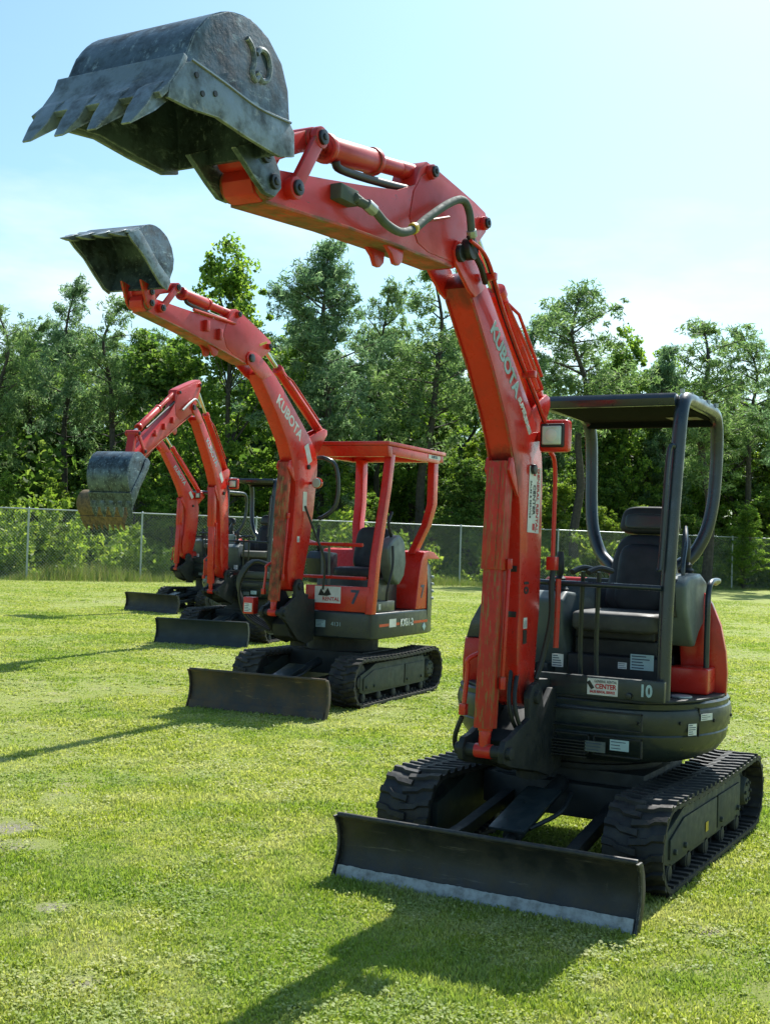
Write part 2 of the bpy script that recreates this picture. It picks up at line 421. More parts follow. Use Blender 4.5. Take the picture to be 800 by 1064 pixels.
def make_track(root, side, x0, x1, h, wd, yo, mat, frame='frame'):
    """rubber belt with lugs, frame, sprocket, idler, rollers; side = +1 left, -1 right"""
    yi = yo - wd
    r = h/2 - .015
    cf = (x1 - r - .01, r+.015); cr = (x0 + r + .01, r+.02)
    # closed centre line
    line = []
    nseg = 14
    for i in range(nseg+1):
        a = -math.pi/2 + math.pi*i/nseg; line.append((cf[0]+r*math.cos(a), cf[1]+r*math.sin(a)))
    ntop = 16
    for i in range(1, ntop):
        t = i/ntop
        sag = -.018*math.sin(math.pi*t)
        line.append((cf[0]+(cr[0]-cf[0])*t, cf[1]+r + (cr[1]-cf[1])*t + sag))
    for i in range(nseg+1):
        a = math.pi/2 + math.pi*i/nseg; line.append((cr[0]+r*math.cos(a), cr[1]+r*math.sin(a)))
    for i in range(1, ntop):
        t = i/ntop; line.append((cr[0]+(cf[0]-cr[0])*t, .017))
    L = [Vector(q) for q in line]; N = len(L)
    cum = [0]
    for i in range(N): cum.append(cum[-1] + (L[(i+1) % N]-L[i]).length)
    tot = cum[-1]
    def at(s):
        s %= tot
        for i in range(N):
            if cum[i+1] >= s:
                t = (s-cum[i])/(cum[i+1]-cum[i]); p = L[i].lerp(L[(i+1) % N], t)
                d = (L[(i+1) % N]-L[i]).normalized()
                # smooth the tangent
                dn = (L[(i+2) % N]-L[(i+1) % N]).normalized(); dd = d.lerp(dn, max(0, t-.5)).normalized()
                return p, dd
    b = B(); bm = b.bm
    th = .022; Y0, Y1 = sorted((side*yi, side*yo))
    ring = []
    for i in range(N):
        d = (L[(i+1) % N]-L[i-1]).normalized(); nrm = Vector((d.y, -d.x))   # outward (path runs ccw)
        o_ = L[i]; i_ = L[i] - nrm*th
        ring.append([bm.verts.new((o_.x, Y0, o_.y)), bm.verts.new((o_.x, Y1, o_.y)), bm.verts.new((i_.x, Y1, i_.y)), bm.verts.new((i_.x, Y0, i_.y))])
    for i in range(N):
        a_, c_ = ring[i], ring[(i+1) % N]
        for k in range(4): bm.faces.new((a_[k], a_[(k+1) % 4], c_[(k+1) % 4], c_[k]))
    npitch = max(30, int(round(tot/.088)))
    lug_h = .019
    ym = (Y0+Y1)/2
    for i in range(npitch):
        for sgn in (-1, 1):
            s0 = tot*(i + (.5 if sgn > 0 else 0))/npitch
            # lug runs from the centre to the edge, slanting backwards
            pts = []
            for (fy, ds, wv) in ((-.12, -.010, .023), (.45, 0, .020), (.62, .018, .020), (1.0, .026, .023)):
                y = ym + sgn*fy*wd/2
                pts.append((y, ds, wv))
            prev = None
            for (y, ds, wv) in pts:
                q0, d0 = at(s0+ds-wv); q1, d1 = at(s0+ds+wv)
                n0 = Vector((d0.y, -d0.x)); n1 = Vector((d1.y, -d1.x))
                q0t = q0.lerp(q1, .22)+n0*lug_h; q1t = q1.lerp(q0, .22)+n1*lug_h
                cur = [bm.verts.new((q.x, y, q.y)) for q in (q0 - n0*.004, q0t, q1t, q1 - n1*.004)]
                if prev:
                    for k in range(3): bm.faces.new((prev[k], prev[k+1], cur[k+1], cur[k]))
                else: bm.faces.new(cur)
                prev = cur
            bm.faces.new(prev[::-1])
        # inner drive teeth
        q, d = at(tot*(i+.25)/npitch); nn = Vector((d.y, -d.x)); q = q-nn*(th+.015)
        rot = Matrix(((d.x, 0, -nn.x), (0, 1, 0), (d.y, 0, -nn.y))).to_3x3()
        b.box((q.x, ym, q.y), (.035, .10, .035), rot)
        q, d = at(tot*(i+.75)/npitch); nn = Vector((d.y, -d.x)); q = q-nn*(th+.004)
        rot = Matrix(((d.x, 0, -nn.x), (0, 1, 0), (d.y, 0, -nn.y))).to_3x3()
        b.box((q.x, ym, q.y), (.032, wd*.94, .014), rot)
    tr = b.build('rubber_track', mat, root, bevel=0, smooth=True, ang=50)
    # frame
    f = B(); yo2 = side*(yo-.055); yi2 = side*(yi+.05)
    xa, xb = cr[0]+.15, cf[0]+.0
    zt, zb = h*.84, h*.25
    f.prism([(xa, zb), (xa, zt-.04), (xa+.05, zt), (xb-.35, zt), (xb-.2, zt-.05), (xb, zt-.10), (xb, zb+.03), (xb-.1, zb)], *sorted((yi2, yo2)))
    f.prism([(xa+.06, zb+.03), (xa+.06, zt-.06), (xa+.55, zt-.06), (xa+.55, zb+.03)], *sorted((yo2, yo2+side*.012)))
    f.prism([(xa+.58, zb+.02), (xa+.58, zt-.06), (xb-.30, zt-.06), (xb-.06, zt-.13), (xb-.06, zb+.04)], *sorted((yo2, yo2+side*.012)))
    for bx_ in (xa+.12, xa+.5, xb-.3, xb-.12):
        f.cyl((bx_, yo2, zb+.07), (bx_, yo2+side*.028, zb+.07), .016, seg=8)
    fr = f.build('track_frame', frame, tr, bevel=.006)
    rl = 5
    for i in range(rl):
        x = xa + .08 + (xb-xa-.16)*i/(rl-1)
        q = B(); q.cyl((x, side*(yi+.04), .085), (x, side*(yo-.05), .085), .038); q.cyl((x, side*(yo-.085), .085), (x, side*(yo-.055), .085), .050)
        q.build('track_roller', 'body_dusty', tr, bevel=.004)
    q = B(); sp = r-.06
    q.cyl((cr[0], side*(yi+.07), cr[1]), (cr[0], side*(yo-.10), cr[1]), sp*.8)
    q.cyl((cr[0], side*(yo-.10), cr[1]), (cr[0], side*(yo-.05), cr[1]), sp*.62, sp*.5)
    for i in range(11):
        a = 2*math.pi*i/11
        q.box((cr[0]+sp*math.cos(a), side*(yi+wd/2), cr[1]+sp*math.sin(a)), (.06, .045, .05), Matrix.Rotation(-a, 3, 'Y'))
    for i in range(6):
        a = 2*math.pi*i/6
        q.cyl((cr[0]+sp*.36*math.cos(a), side*(yo-.05), cr[1]+sp*.36*math.sin(a)), (cr[0]+sp*.36*math.cos(a), side*(yo-.038), cr[1]+sp*.36*math.sin(a)), .012, seg=6)
    q.build('drive_sprocket', frame, tr, bevel=.004)
    q = B(); q.cyl((cf[0], side*(yi+.08), cf[1]), (cf[0], side*(yo-.08), cf[1]), r-.035); q.cyl((cf[0], side*(yo-.09), cf[1]), (cf[0], side*(yo-.06), cf[1]), .06)
    q.build('idler_wheel', 'body_dusty', tr, bevel=.006)
    return tr

def make_blade(root, P):
    bx, hw, bh = P['blade_x'], P['blade_hw'], P['blade_h']
    m = P['blade_mat']
    prof = [(bx+.035, .0), (bx+.005, .055*bh/.3), (bx-.02, .12*bh/.3), (bx-.025, .18*bh/.3), (bx-.012, .24*bh/.3), (bx+.012, .285*bh/.3), (bx+.03, .305*bh/.3)]
    s = B(); s.sheet(prof, -hw, hw, .018)
    s.tube([(bx+.022, -hw, prof[-1][1]), (bx+.022, hw, prof[-1][1])], .014, 10, 0)
    # back stiffener
    s.prism([(bx-.02, .07), (bx-.10, .10), (bx-.10, .18), (bx-.03, .22)], -hw*.8, hw*.8)
    bl = s.build('dozer_blade', m, root, bevel=.002)
    for sg in (-1, 1):
        e = B(); y = sg*hw
        e.prism([(q[0]+.028, q[1]) for q in prof] + [(q[0]-.03, q[1]) for q in prof[::-1]], *sorted((y-.0, y+sg*.014)))
        e.build('end_plate', m, bl, bevel=.004)
    c = B(); nseg = 90; rows = []
    rnd = random.Random(5)
    for i in range(nseg+1):
        y = -hw+.01 + (2*hw-.02)*i/nseg; t = bh/.3*(.061+.0015*math.sin(i*.35)+rnd.uniform(-.0018, .0018)); th_ = .014+rnd.uniform(0, .0015); fx = bx+.036-.016*t/.075
        rows.append([c.bm.verts.new(q) for q in ((bx+.036, y, -.004), (bx+.036+th_, y, -.004), (fx+th_*.8, y, t*.75), (fx+.004, y, t), (fx-.01, y, t*.9))])
    for a_, b_ in zip(rows, rows[1:]):
        for k in range(5): c.bm.faces.new((a_[k], a_[(k+1) % 5], b_[(k+1) % 5], b_[k]))
    c.bm.faces.new(rows[0]); c.bm.faces.new(rows[-1][::-1])
    c.build('cutting_edge', P['edge_mat'], bl, bevel=0)
    ax = P.get('tx', 0)
    for sg in (-1, 1):
        a = B(); a.tube([(bx-.06, sg*.34, .15), (bx-.45, sg*.31, .20), (.42+ax, sg*.30, .30)], .045, 4, 0)
        a.build('blade_arm', 'body_dusty', root, bevel=.006)
    c = B()
    c.cyl((bx-.06, 0, .14), (bx-.40, 0, .24), .024)
    c.cyl((bx-.36, 0, .23), (.45+ax, 0, .40), .045)
    cy = c.build('blade_cylinder', 'body_dusty', root, bevel=.003)
    g = B(); v0 = Vector((bx-.30, 0, .275)); v1 = Vector((bx-.78, 0, .40)); d = (v1-v0)
    g.box((v0+v1)/2, (d.length, .19, .014), Matrix.Rotation(math.atan2(d.z, -d.x), 3, 'Y') )
    g.build('cylinder_cover', 'body', cy, bevel=.003)
    h = B(); h.tube([(bx-.42, .07, .27), (bx-.60, .16, .33), (bx-.85, .12, .38)], .012, 8)
    h.build('hydraulic_hose', 'hose', root, bevel=0)

def make_bucket(root, P, piv, bang):
    """bucket hung at piv, turned by bang against the first machine's"""
    f = rotated((3.32, 2.88), piv, bang, P.get('bucket_s', 1))
    w = P['bucket_w']/2
    y0, y1 = YC-w, YC+w
    mo, mi, ml = P['bucket_mats']
    prof = [(4.06, 2.925), (4.00, 2.975), (3.965, 3.05), (3.925, 3.14), (3.86, 3.215), (3.77, 3.265), (3.66, 3.285), (3.56, 3.262),
            (3.48, 3.205), (3.44, 3.13), (3.425, 3.03), (3.42, 2.93)]
    fp = [f(q) for q in prof]
    sp = [tuple(v[:]) for v in smooth_path([(a, b, 0) for a, b in fp], 3)]
    s = B(); s.sheet([(q[0], q[1]) for q in sp], y0+.004, y1-.004, .016)
    bk = s.build('bucket', mo, root, bevel=.0, ang=30)
    side = prof + [(3.50, 2.905), (3.66, 2.915), (3.82, 2.93), (3.98, 2.915)]
    for y, sg in ((y0, -1), (y1, 1)):
        b = B(); b.prism([f(q) for q in side], *sorted((y, y-sg*.016)))
        b.build('side_plate', mo, bk, bevel=.003)
        c = B()
        cut = [(4.05, 2.905), (4.045, 2.945), (3.98, 3.03), (3.95, 3.045), (3.80, 3.03), (3.62, 3.012), (3.44, 3.02), (3.415, 3.00), (3.41, 2.92), (3.49, 2.897), (3.66, 2.905), (3.82, 2.92), (3.95, 2.905)]
        c.prism([f(q) for q in cut], *sorted((y, y+sg*.014)))
        cu = c.build('side_cutter', ml, bk, bevel=.003)
        if P.get('detail', 1):
            for q in ((3.90, 2.965), (3.84, 2.985), (3.93, 3.01)):
                g = f(q); h = B(); h.cyl((g[0], y+sg*.010, g[1]), (g[0], y+sg*.018, g[1]), .009, seg=10); h.build('bolt', 'black_ink', cu, bevel=0)
            wb = B(); wb.tube([(f(q)[0], y+sg*.015, f(q)[1]) for q in ((3.955, 3.048), (3.80, 3.034), (3.62, 3.015), (3.44, 3.024))], .005, 6)
            wb.build('weld_seam', 'weld', bk, bevel=0)
    # lip plate with teeth
    lp = B(); lp.sheet([f((4.075, 2.895)), f((4.03, 2.94)), f((3.985, 3.005)), f((3.968, 3.05))], y0-.012, y1+.012, -.02)
    lp.build('lip_plate', ml, bk, bevel=.003)
    nt_ = P.get('teeth', 4)
    for i in range(nt_):
        y = y0 + .045 + (2*w-.09)*i/(nt_-1)
        t = B()
        a = [f((4.035, 2.965)), f((4.015, 2.915)), f((4.075, 2.862)), f((4.155, 2.802)), f((4.16, 2.806)), f((4.115, 2.868)), f((4.075, 2.935))]
        n = len(a); hw = [.032, .036, .036, .016, .016, .034, .034]
        A = [t.bm.verts.new((q[0], y-h_, q[1])) for q, h_ in zip(a, hw)]; C = [t.bm.verts.new((q[0], y+h_, q[1])) for q, h_ in zip(a, hw)]
        t.bm.faces.new(A); t.bm.faces.new(C[::-1])
        for k in range(n): j = (k+1) % n; t.bm.faces.new((A[j], A[k], C[k], C[j]))
        t.build('tooth', ml, bk, bevel=.004)
    for sg in (-1, 1):
        e = B(); y = YC+sg*.095
        e.prism([f(q) for q in ((3.54, 2.935), (3.43, 2.865), (3.365, 2.83), (3.31, 2.83), (3.272, 2.87), (3.285, 2.925), (3.33, 2.975), (3.43, 2.985))], y-.011, y+.011)
        ear = e.build('bucket_ear', P.get('ear_mat', mo), bk, bevel=.004)
        for q in ((3.32, 2.88), (3.375, 2.955)):
            g = f(q); h = B(); h.cyl((g[0], y, g[1]), (g[0], y+sg*.024, g[1]), .027, seg=16); h.cyl((g[0], y, g[1]), (g[0], y+sg*.030, g[1]), .015, seg=6); h.build('pin_boss', 'pin', ear, bevel=.003)
    if P.get('emblem'):
        y = y1+.004
        c = (3.62, 3.165)
        m_ = B()
        arc = [(c[0]-.055+.042*math.cos(R(a)), c[1]+.005+.058*math.sin(R(a))) for a in (60, 20, -20, -60, -100, -140)]
        arc = [(c[0]-.028+.040*math.cos(R(a)), c[1]-.005+.050*math.sin(R(a))) for a in (150, 110, 60, 10, -40, -90, -140)]
        arc = [(2*(c[0]-.028)-a, b) for a, b in arc]
        m_.tube([(f(q)[0], y, f(q)[1]) for q in arc], .010, 8, 3)
        m_.tube([(f(q)[0], y, f(q)[1]) for q in ((c[0]+.060, c[1]+.050), (c[0]+.030, c[1]+.030), (c[0]+.018, c[1]-.010), (c[0]+.028, c[1]-.045), (c[0]+.008, c[1]-.065), (c[0]-.012, c[1]-.040))], .010, 8, 3)
        m_.build('emblem', 'bucket_lip', bk, bevel=0)
    return f

def make_front(root, P):
    """boom, arm, cylinders, linkage, bucket"""
    bmap = affine((F1, K1, T1), (P['F'], P['K'], P['T']))
    amap = similar(T1, TIP1, P['T'], P['tip'])
    om, wm = P['paint'], P['worn']
    det = P.get('detail', 1)
    # swing bracket
    cz = P['dz']; cf = P['cylfoot']
    s = B()
    F = P['F']
    bpl = [(.52, .50+cz), (.52, .92+cz), (.68, .93+cz), (F[0]-.11, F[1]-.06), (F[0]-.09, F[1]+.03), (F[0]-.02, F[1]+.075), (F[0]+.05, F[1]+.06), (F[0]+.085, F[1]), (F[0]+.07, F[1]-.10),
           (.5*(F[0]+cf[0]), .5*(F[1]+cf[1])-.01), (cf[0]-.05, cf[1]+.07), (cf[0]+.02, cf[1]+.06), (cf[0]+.055, cf[1]+.01), (cf[0]+.04, cf[1]-.045), (cf[0]-.03, cf[1]-.07), (.86, .52+cz), (.68, .47+cz)]
    s.prism(bpl, YC-.125, YC-.092)
    s.prism(bpl, YC+.092, YC+.125)
    s.prism([(.50, .52+cz), (.50, .88+cz), (.80, .84+cz), (1.02, .68+cz), (.98, .56+cz), (.80, .50+cz)], YC-.09, YC+.09)
    s.cyl((.62, YC, .44+cz), (.62, YC, .97+cz), .085)
    s.cyl((F[0], YC-.145, F[1]), (F[0], YC+.145, F[1]), .034)
    s.cyl((cf[0], YC-.15, cf[1]), (cf[0], YC+.15, cf[1]), .032)
    s.build('swing_bracket', 'body_dusty', root, bevel=.008)
    # boom
    body = [(1.00, .95), (.955, .87), (.89, .845), (.825, .88), (.80, .96), (.785, 1.12), (.775, 1.22), (.76, 1.32), (.755, 1.66), (.765, 2.02), (.785, 2.14), (.84, 2.25), (.93, 2.35), (1.20, 2.60), (1.48, 2.85), (1.60, 2.935),
            (1.66, 2.90), (1.70, 2.84), (1.66, 2.79), (1.42, 2.52), (1.24, 2.28), (1.16, 2.14), (1.09, 1.99), (1.05, 1.86), (1.035, 1.70), (1.02, 1.34), (1.035, 1.24), (1.03, 1.08)]
    b = B(); b.prism([bmap(q) for q in body], YC-.070, YC+.070)
    boom = b.build('boom', P.get('boom_paint', om), root, bevel=.003)
    for sg in (-1, 1):
        y = YC+sg*.072
        b = B(); b.prism([bmap(q) for q in ((1.66, 2.80), (1.56, 2.86), (1.62, 2.94), (1.72, 3.00), (1.79, 3.025), (1.86, 3.02), (1.89, 2.97), (1.87, 2.915), (1.80, 2.87), (1.72, 2.82))], y-.009, y+.009)
        b.build('boom_fork', om, boom, bevel=.005)
        t = bmap(T1) if False else P['T']
        h = B(); h.cyl((t[0], y, t[1]), (t[0], y+sg*.030, t[1]), .040, seg=20); h.build('pin_boss', 'pin', boom, bevel=.005)
        # top ribs along the boom carrying the arm cylinder foot
        b = B(); b.prism([bmap(q) for q in ((.80, 2.15), (.70, 2.36), (.67, 2.41), (.68, 2.455), (.72, 2.465), (.80, 2.43), (.92, 2.36), (.88, 2.28))], YC+sg*.056-.008, YC+sg*.056+.008)
        b.build('cylinder_lug', om, boom, bevel=.004)
        g = bmap((1.13, 2.05))
        b = B(); b.prism([bmap(q) for q in ((1.06, 1.90), (1.14, 1.98), (1.19, 2.04), (1.17, 2.10), (1.10, 2.12), (1.08, 2.0))], YC+sg*.06-.008, YC+sg*.06+.008)
        b.build('cylinder_lug', om, boom, bevel=.003)
    k = bmap((.91, 2.06))
    h = B(); h.cyl((k[0], YC+.065, k[1]), (k[0], YC+.092, k[1]), .026, seg=18); h.build('pin_boss', 'pin', boom, bevel=.004)
    # boom cylinder with guards
    top = Vector((bmap((1.14, 2.04))[0], YC, bmap((1.14, 2.04))[1])); foot = Vector((cf[0], YC, cf[1])); d = (foot-top)
    c = B(); c.cyl(top+d*.02, top+d*.50, .020)
    cy = B(); cy.cyl(top + d*.36, top+d*.93, .036); cy.cyl(foot-d*.1, foot, .03)
    cy.cyl((foot.x, YC-.045, foot.z), (foot.x, YC+.045, foot.z), .036)
    bc = cy.build('boom_cylinder', om, root, bevel=.004)
    c.build('piston_rod', 'chrome', bc, bevel=.002)
    ang = math.atan2(d.x, -d.z)
    rotm = Matrix.Rotation(-ang, 3, 'Y')
    nrm = rotm @ Vector((1, 0, 0))
    g0, g1 = P.get('guard', (-.03, .36))
    g = B()
    mid = top + d*((g0+g1)/2); Lg = d.length*(g1-g0)
    for off, dim in ((Vector((.048, 0, 0)), (.008, .108, Lg)), (Vector((.005, .050, 0)), (.082, .008, Lg)), (Vector((.005, -.050, 0)), (.082, .008, Lg)), (Vector((.054, 0, 0)), (.006, .045, Lg*.98))):
        g.box(mid + rotm @ off, dim, rotm)
    gu = g.build('cylinder_guard', wm, bc, bevel=.003)
    g = B(); a0, a1 = P.get('guard2', (.34, .92)); mid = top + d*((a0+a1)/2); Lg = d.length*(a1-a0)
    for off, dim in ((Vector((.040, 0, 0)), (.008, .088, Lg)), (Vector((.0, .041, 0)), (.078, .007, Lg)), (Vector((.0, -.041, 0)), (.078, .007, Lg))):
        g.box(mid + rotm @ off, dim, rotm)
    g.build('cylinder_guard', wm, bc, bevel=.003)
    # pipe on the boom cylinder's side
    h = B(); p0 = top + d*.34 + Vector((-.02, .066, 0)); p1 = top + d*.76 + Vector((-.02, .066, 0))
    h.tube([p0, p0 + (p1-p0)*.5, p1], .010, 8, 0); h.cyl(p1-Vector((0, 0, .03)), p1+Vector((0, 0, .03)), .018, seg=6); h.cyl(p0-Vector((0, 0, .02)), p0+Vector((0, 0, .03)), .017, seg=6)
    h.build('hydraulic_pipe', om, bc, bevel=.002)
    h = B(); p2 = top + d*.72 + Vector((.02, -.105, 0)); p3 = top + d*.86 + Vector((0.02, -.115, 0))
    h.tube([top+d*.66+Vector((0, -.06, 0)), p2+Vector((0, 0, .05)), p2, p3], .012, 8); h.box(p3, (.035, .035, .055))
    h.build('hydraulic_pipe', om, bc, bevel=.002)
    # arm
    arm_o = [(3.335, 2.815), (2.80, 2.855), (2.40, 2.875), (1.86, 2.893), (1.77, 2.93), (1.66, 3.02), (1.53, 3.135), (1.51, 3.18), (1.54, 3.225), (1.66, 3.245), (1.86, 3.268), (2.06, 3.29), (2.14, 3.295), (2.20, 3.25), (2.235, 3.17),
             (2.38, 3.108), (2.62, 3.06), (2.92, 3.005), (3.24, 2.95), (3.33, 2.945), (3.38, 2.915), (3.395, 2.875), (3.375, 2.83)]
    b = B(); b.prism([amap(q) for q in arm_o], YC-.062, YC+.062)
    arm = b.build('arm', P['arm_paint'], root, bevel=.0035)
    b = B(); lo = [(3.32, 2.822), (2.80, 2.862), (2.40, 2.882), (1.90, 2.90)]
    b.sheet([amap(q) for q in lo], YC-.075, YC+.075, .012)
    b.build('bottom_plate', 'under_dirty', arm, bevel=.002)
    for sg in (-1, 1):
        # reinforcing cheek plates on the arm root
        b = B(); y = YC+sg*.0655
        b.prism([amap(q) for q in ((1.86, 2.92), (1.78, 2.96), (1.56, 3.15), (1.56, 3.20), (1.70, 3.225), (2.10, 3.268), (2.18, 3.225), (2.25, 3.14), (2.28, 3.02), (2.20, 2.93), (2.10, 2.912))], *sorted((y, y-sg*.006)))
        ch = b.build('cheek_plate', P['arm_paint'], arm, bevel=.002)
        for q in ((1.575, 3.165), (2.115, 3.255)):
            h = B(); gq = amap(q); h.cyl((gq[0], y-sg*.01, gq[1]), (gq[0], YC+sg*.088, gq[1]), .032, seg=16)
            h.build('pin_boss', P['arm_paint'], arm, bevel=.004)
            h = B(); h.cyl((gq[0], YC+sg*.088, gq[1]), (gq[0], YC+sg*.100, gq[1]), .025, seg=16); h.cyl((gq[0], YC+sg*.088, gq[1]), (gq[0], YC+sg*.106, gq[1]), .012, seg=6)
            h.build('pin_head', 'pin', arm, bevel=.004)
        gq = amap((3.17, 2.90)); h = B(); h.cyl((gq[0], YC+sg*.05, gq[1]), (gq[0], YC+sg*.10, gq[1]), .036, seg=16); h.build('pin_boss', P['arm_paint'], arm, bevel=.004)
        b = B(); b.prism([amap(q) for q in ((2.48, 2.885), (2.30, 2.895), (2.31, 2.83), (2.34, 2.805), (2.375, 2.805), (2.40, 2.84))], YC+sg*.045-.010, YC+sg*.045+.010)
        b.build('lower_lug', P['arm_paint'], arm, bevel=.004)
    gq = amap(TIP1); h = B(); h.cyl((gq[0], YC-.083, gq[1]), (gq[0], YC+.083, gq[1]), .058, seg=24); h.build('arm_end_boss', 'under_dirty', arm, bevel=.006)
    # arm cylinder on the boom's back
    a0 = Vector((bmap((.70, 2.43))[0], YC, bmap((.70, 2.43))[1])); a1 = Vector((amap((1.575, 3.165))[0], YC, amap((1.575, 3.165))[1]))
    d = a1-a0; c = B(); fr = P.get('armcyl', .64)
    c.cyl(a0+d*.03, a0+d*fr, .046); c.cyl(a0+d*(fr-.02), a0+d*(fr+.02), .054); c.cyl((a0.x, YC-.052, a0.z), (a0.x, YC+.052, a0.z), .04)
    ac = c.build('arm_cylinder', om, root, bevel=.004)
    c = B(); c.cyl(a0+d*fr, a1, .024); c.cyl((a1.x, YC-.045, a1.z), (a1.x, YC+.045, a1.z), .036); c.build('piston_rod', 'chrome', ac, bevel=.003)
    c = B()
    off = Vector((0, .088, 0)); perp = Vector((-d.z, 0, d.x)).normalized()
    c.tube([a0+d*.10+off*.5+perp*-.04, a0+d*.13+off-perp*.06, a0+d*(fr*.6)+off-perp*.06, a0+d*(fr-.03)+off*.6-perp*.03], .010, 8, 0)
    c.tube([a0+d*.16+off*.9, a0+d*(fr-.12)+off*.9, a0+d*(fr-.06)+off*.5], .009, 8, 0)
    c.build('hydraulic_pipe', om, ac, bevel=0)
    # bucket cylinder, links
    r0 = amap((2.115, 3.255)); lk = amap(P.get('link', (3.02, 3.125)))
    p0 = Vector((r0[0], YC, r0[1])); p1 = Vector((lk[0], YC, lk[1])); d = p1-p0; e = d.normalized()
    c = B(); bl_ = P.get('bcyl', .82)
    c.cyl(p0, p0+d*.18, .036); c.cyl(p0+d*.10, p0+d*.42, .034); c.cyl(p0+d*.40, p0+d*bl_, .05); c.cyl(p0+d*.40, p0+d*.43, .057); c.cyl(p0+d*(bl_-.03), p0+d*bl_, .058)
    c.cyl((p0.x, YC-.05, p0.z), (p0.x, YC+.05, p0.z), .042)
    bc = c.build('bucket_cylinder', P['arm_paint'], root, bevel=.004)
    c = B(); c.cyl(p0+d*bl_, p1, .024); c.cyl((p1.x, YC-.04, p1.z), (p1.x, YC+.04, p1.z), .038); c.build('piston_rod', 'chrome', bc, bevel=.003)
    c = B(); nn = Vector((e.z, 0, -e.x)); nn = nn if nn.z < 0 else -nn
    c.tube([p0+d*.03+nn*.05+Vector((0, .03, 0)), p0+d*.12+nn*.085+Vector((0, .04, 0)), p0+d*.45+nn*.085+Vector((0, .03, 0)), p0+d*.74+nn*.075+Vector((0, .03, 0)), p0+d*.78+nn*.05+Vector((0, .03, 0))], .017, 10)
    c.build('hydraulic_hose', 'hose', bc, bevel=0)
    bf = make_bucket(root, P, P['tip'], P['bang'])
    il = amap((3.17, 2.90)); ql = bf((3.375, 2.955))
    for sg in (-1, 1):
        li = B(); y = YC+sg*.088
        dd = Vector((lk[0]-il[0], 0, lk[1]-il[1])); L_ = dd.length; an = math.atan2(dd.z, dd.x)
        li.box(((lk[0]+il[0])/2, y, (lk[1]+il[1])/2), (L_, .022, .056), Matrix.Rotation(-an, 3, 'Y'))
        for g in (lk, il): li.cyl((g[0], y-.014, g[1]), (g[0], y+.014, g[1]), .040)
        lo = li.build('idler_link', P['arm_paint'], root, bevel=.004)
        for g in (lk, il):
            h = B(); h.cyl((g[0], YC+sg*.10, g[1]), (g[0], YC+sg*.114, g[1]), .028, seg=14); h.cyl((g[0], YC+sg*.10, g[1]), (g[0], YC+sg*.120, g[1]), .013, seg=6); h.build('pin_head', 'pin', lo, bevel=.003)
    li = B(); dd = Vector((lk[0]-ql[0], 0, lk[1]-ql[1])); an = math.atan2(dd.z, dd.x)
    li.box(((lk[0]+ql[0])/2, YC, (lk[1]+ql[1])/2), (dd.length, .11, .07), Matrix.Rotation(-an, 3, 'Y'))
    for g in (lk, ql): li.cyl((g[0], YC-.07, g[1]), (g[0], YC+.07, g[1]), .042)
    li.build('bucket_link', P['arm_paint'], root, bevel=.006)
    # work lamp on the boom's left flank
    lx, lz = P.get('lamp', (.86, 2.235)); ly = YC+.165
    h = B()
    if P.get('round_lamp'):
        h.cyl((lx-.03, ly, lz), (lx+.03, ly, lz), .048, .06, seg=20); h.box((lx-.02, ly-.06, lz), (.03, .09, .03))
    else:
        h.box((lx-.02, ly, lz), (.07, .155, .165)); h.box((lx-.03, ly-.08, lz), (.05, .06, .05))
    wl = h.build('work_lamp', om, boom, bevel=.02, seg=3)
    h = B()
    if P.get('round_lamp'): h.cyl((lx+.031, ly, lz), (lx+.042, ly, lz), .052, .045, seg=20)
    else:
        h.box((lx+.022, ly, lz), (.022, .128, .122)); h.build('lamp_bezel', 'black_ink', wl, bevel=.022, seg=4); h = B(); h.box((lx+.032, ly, lz), (.016, .104, .096))
    ll = h.build('lamp_lens', 'lens', wl, bevel=.010, seg=3)
    if not P.get('round_lamp'):
        h = B(); h.cyl((lx+.038, ly, lz), (lx+.043, ly, lz), .036, .026, seg=20); h.build('lens_highlight', 'white', ll, bevel=0)  # white disc on the glass: the lens's round highlight put in as colour
    return boom, arm, bmap, amap

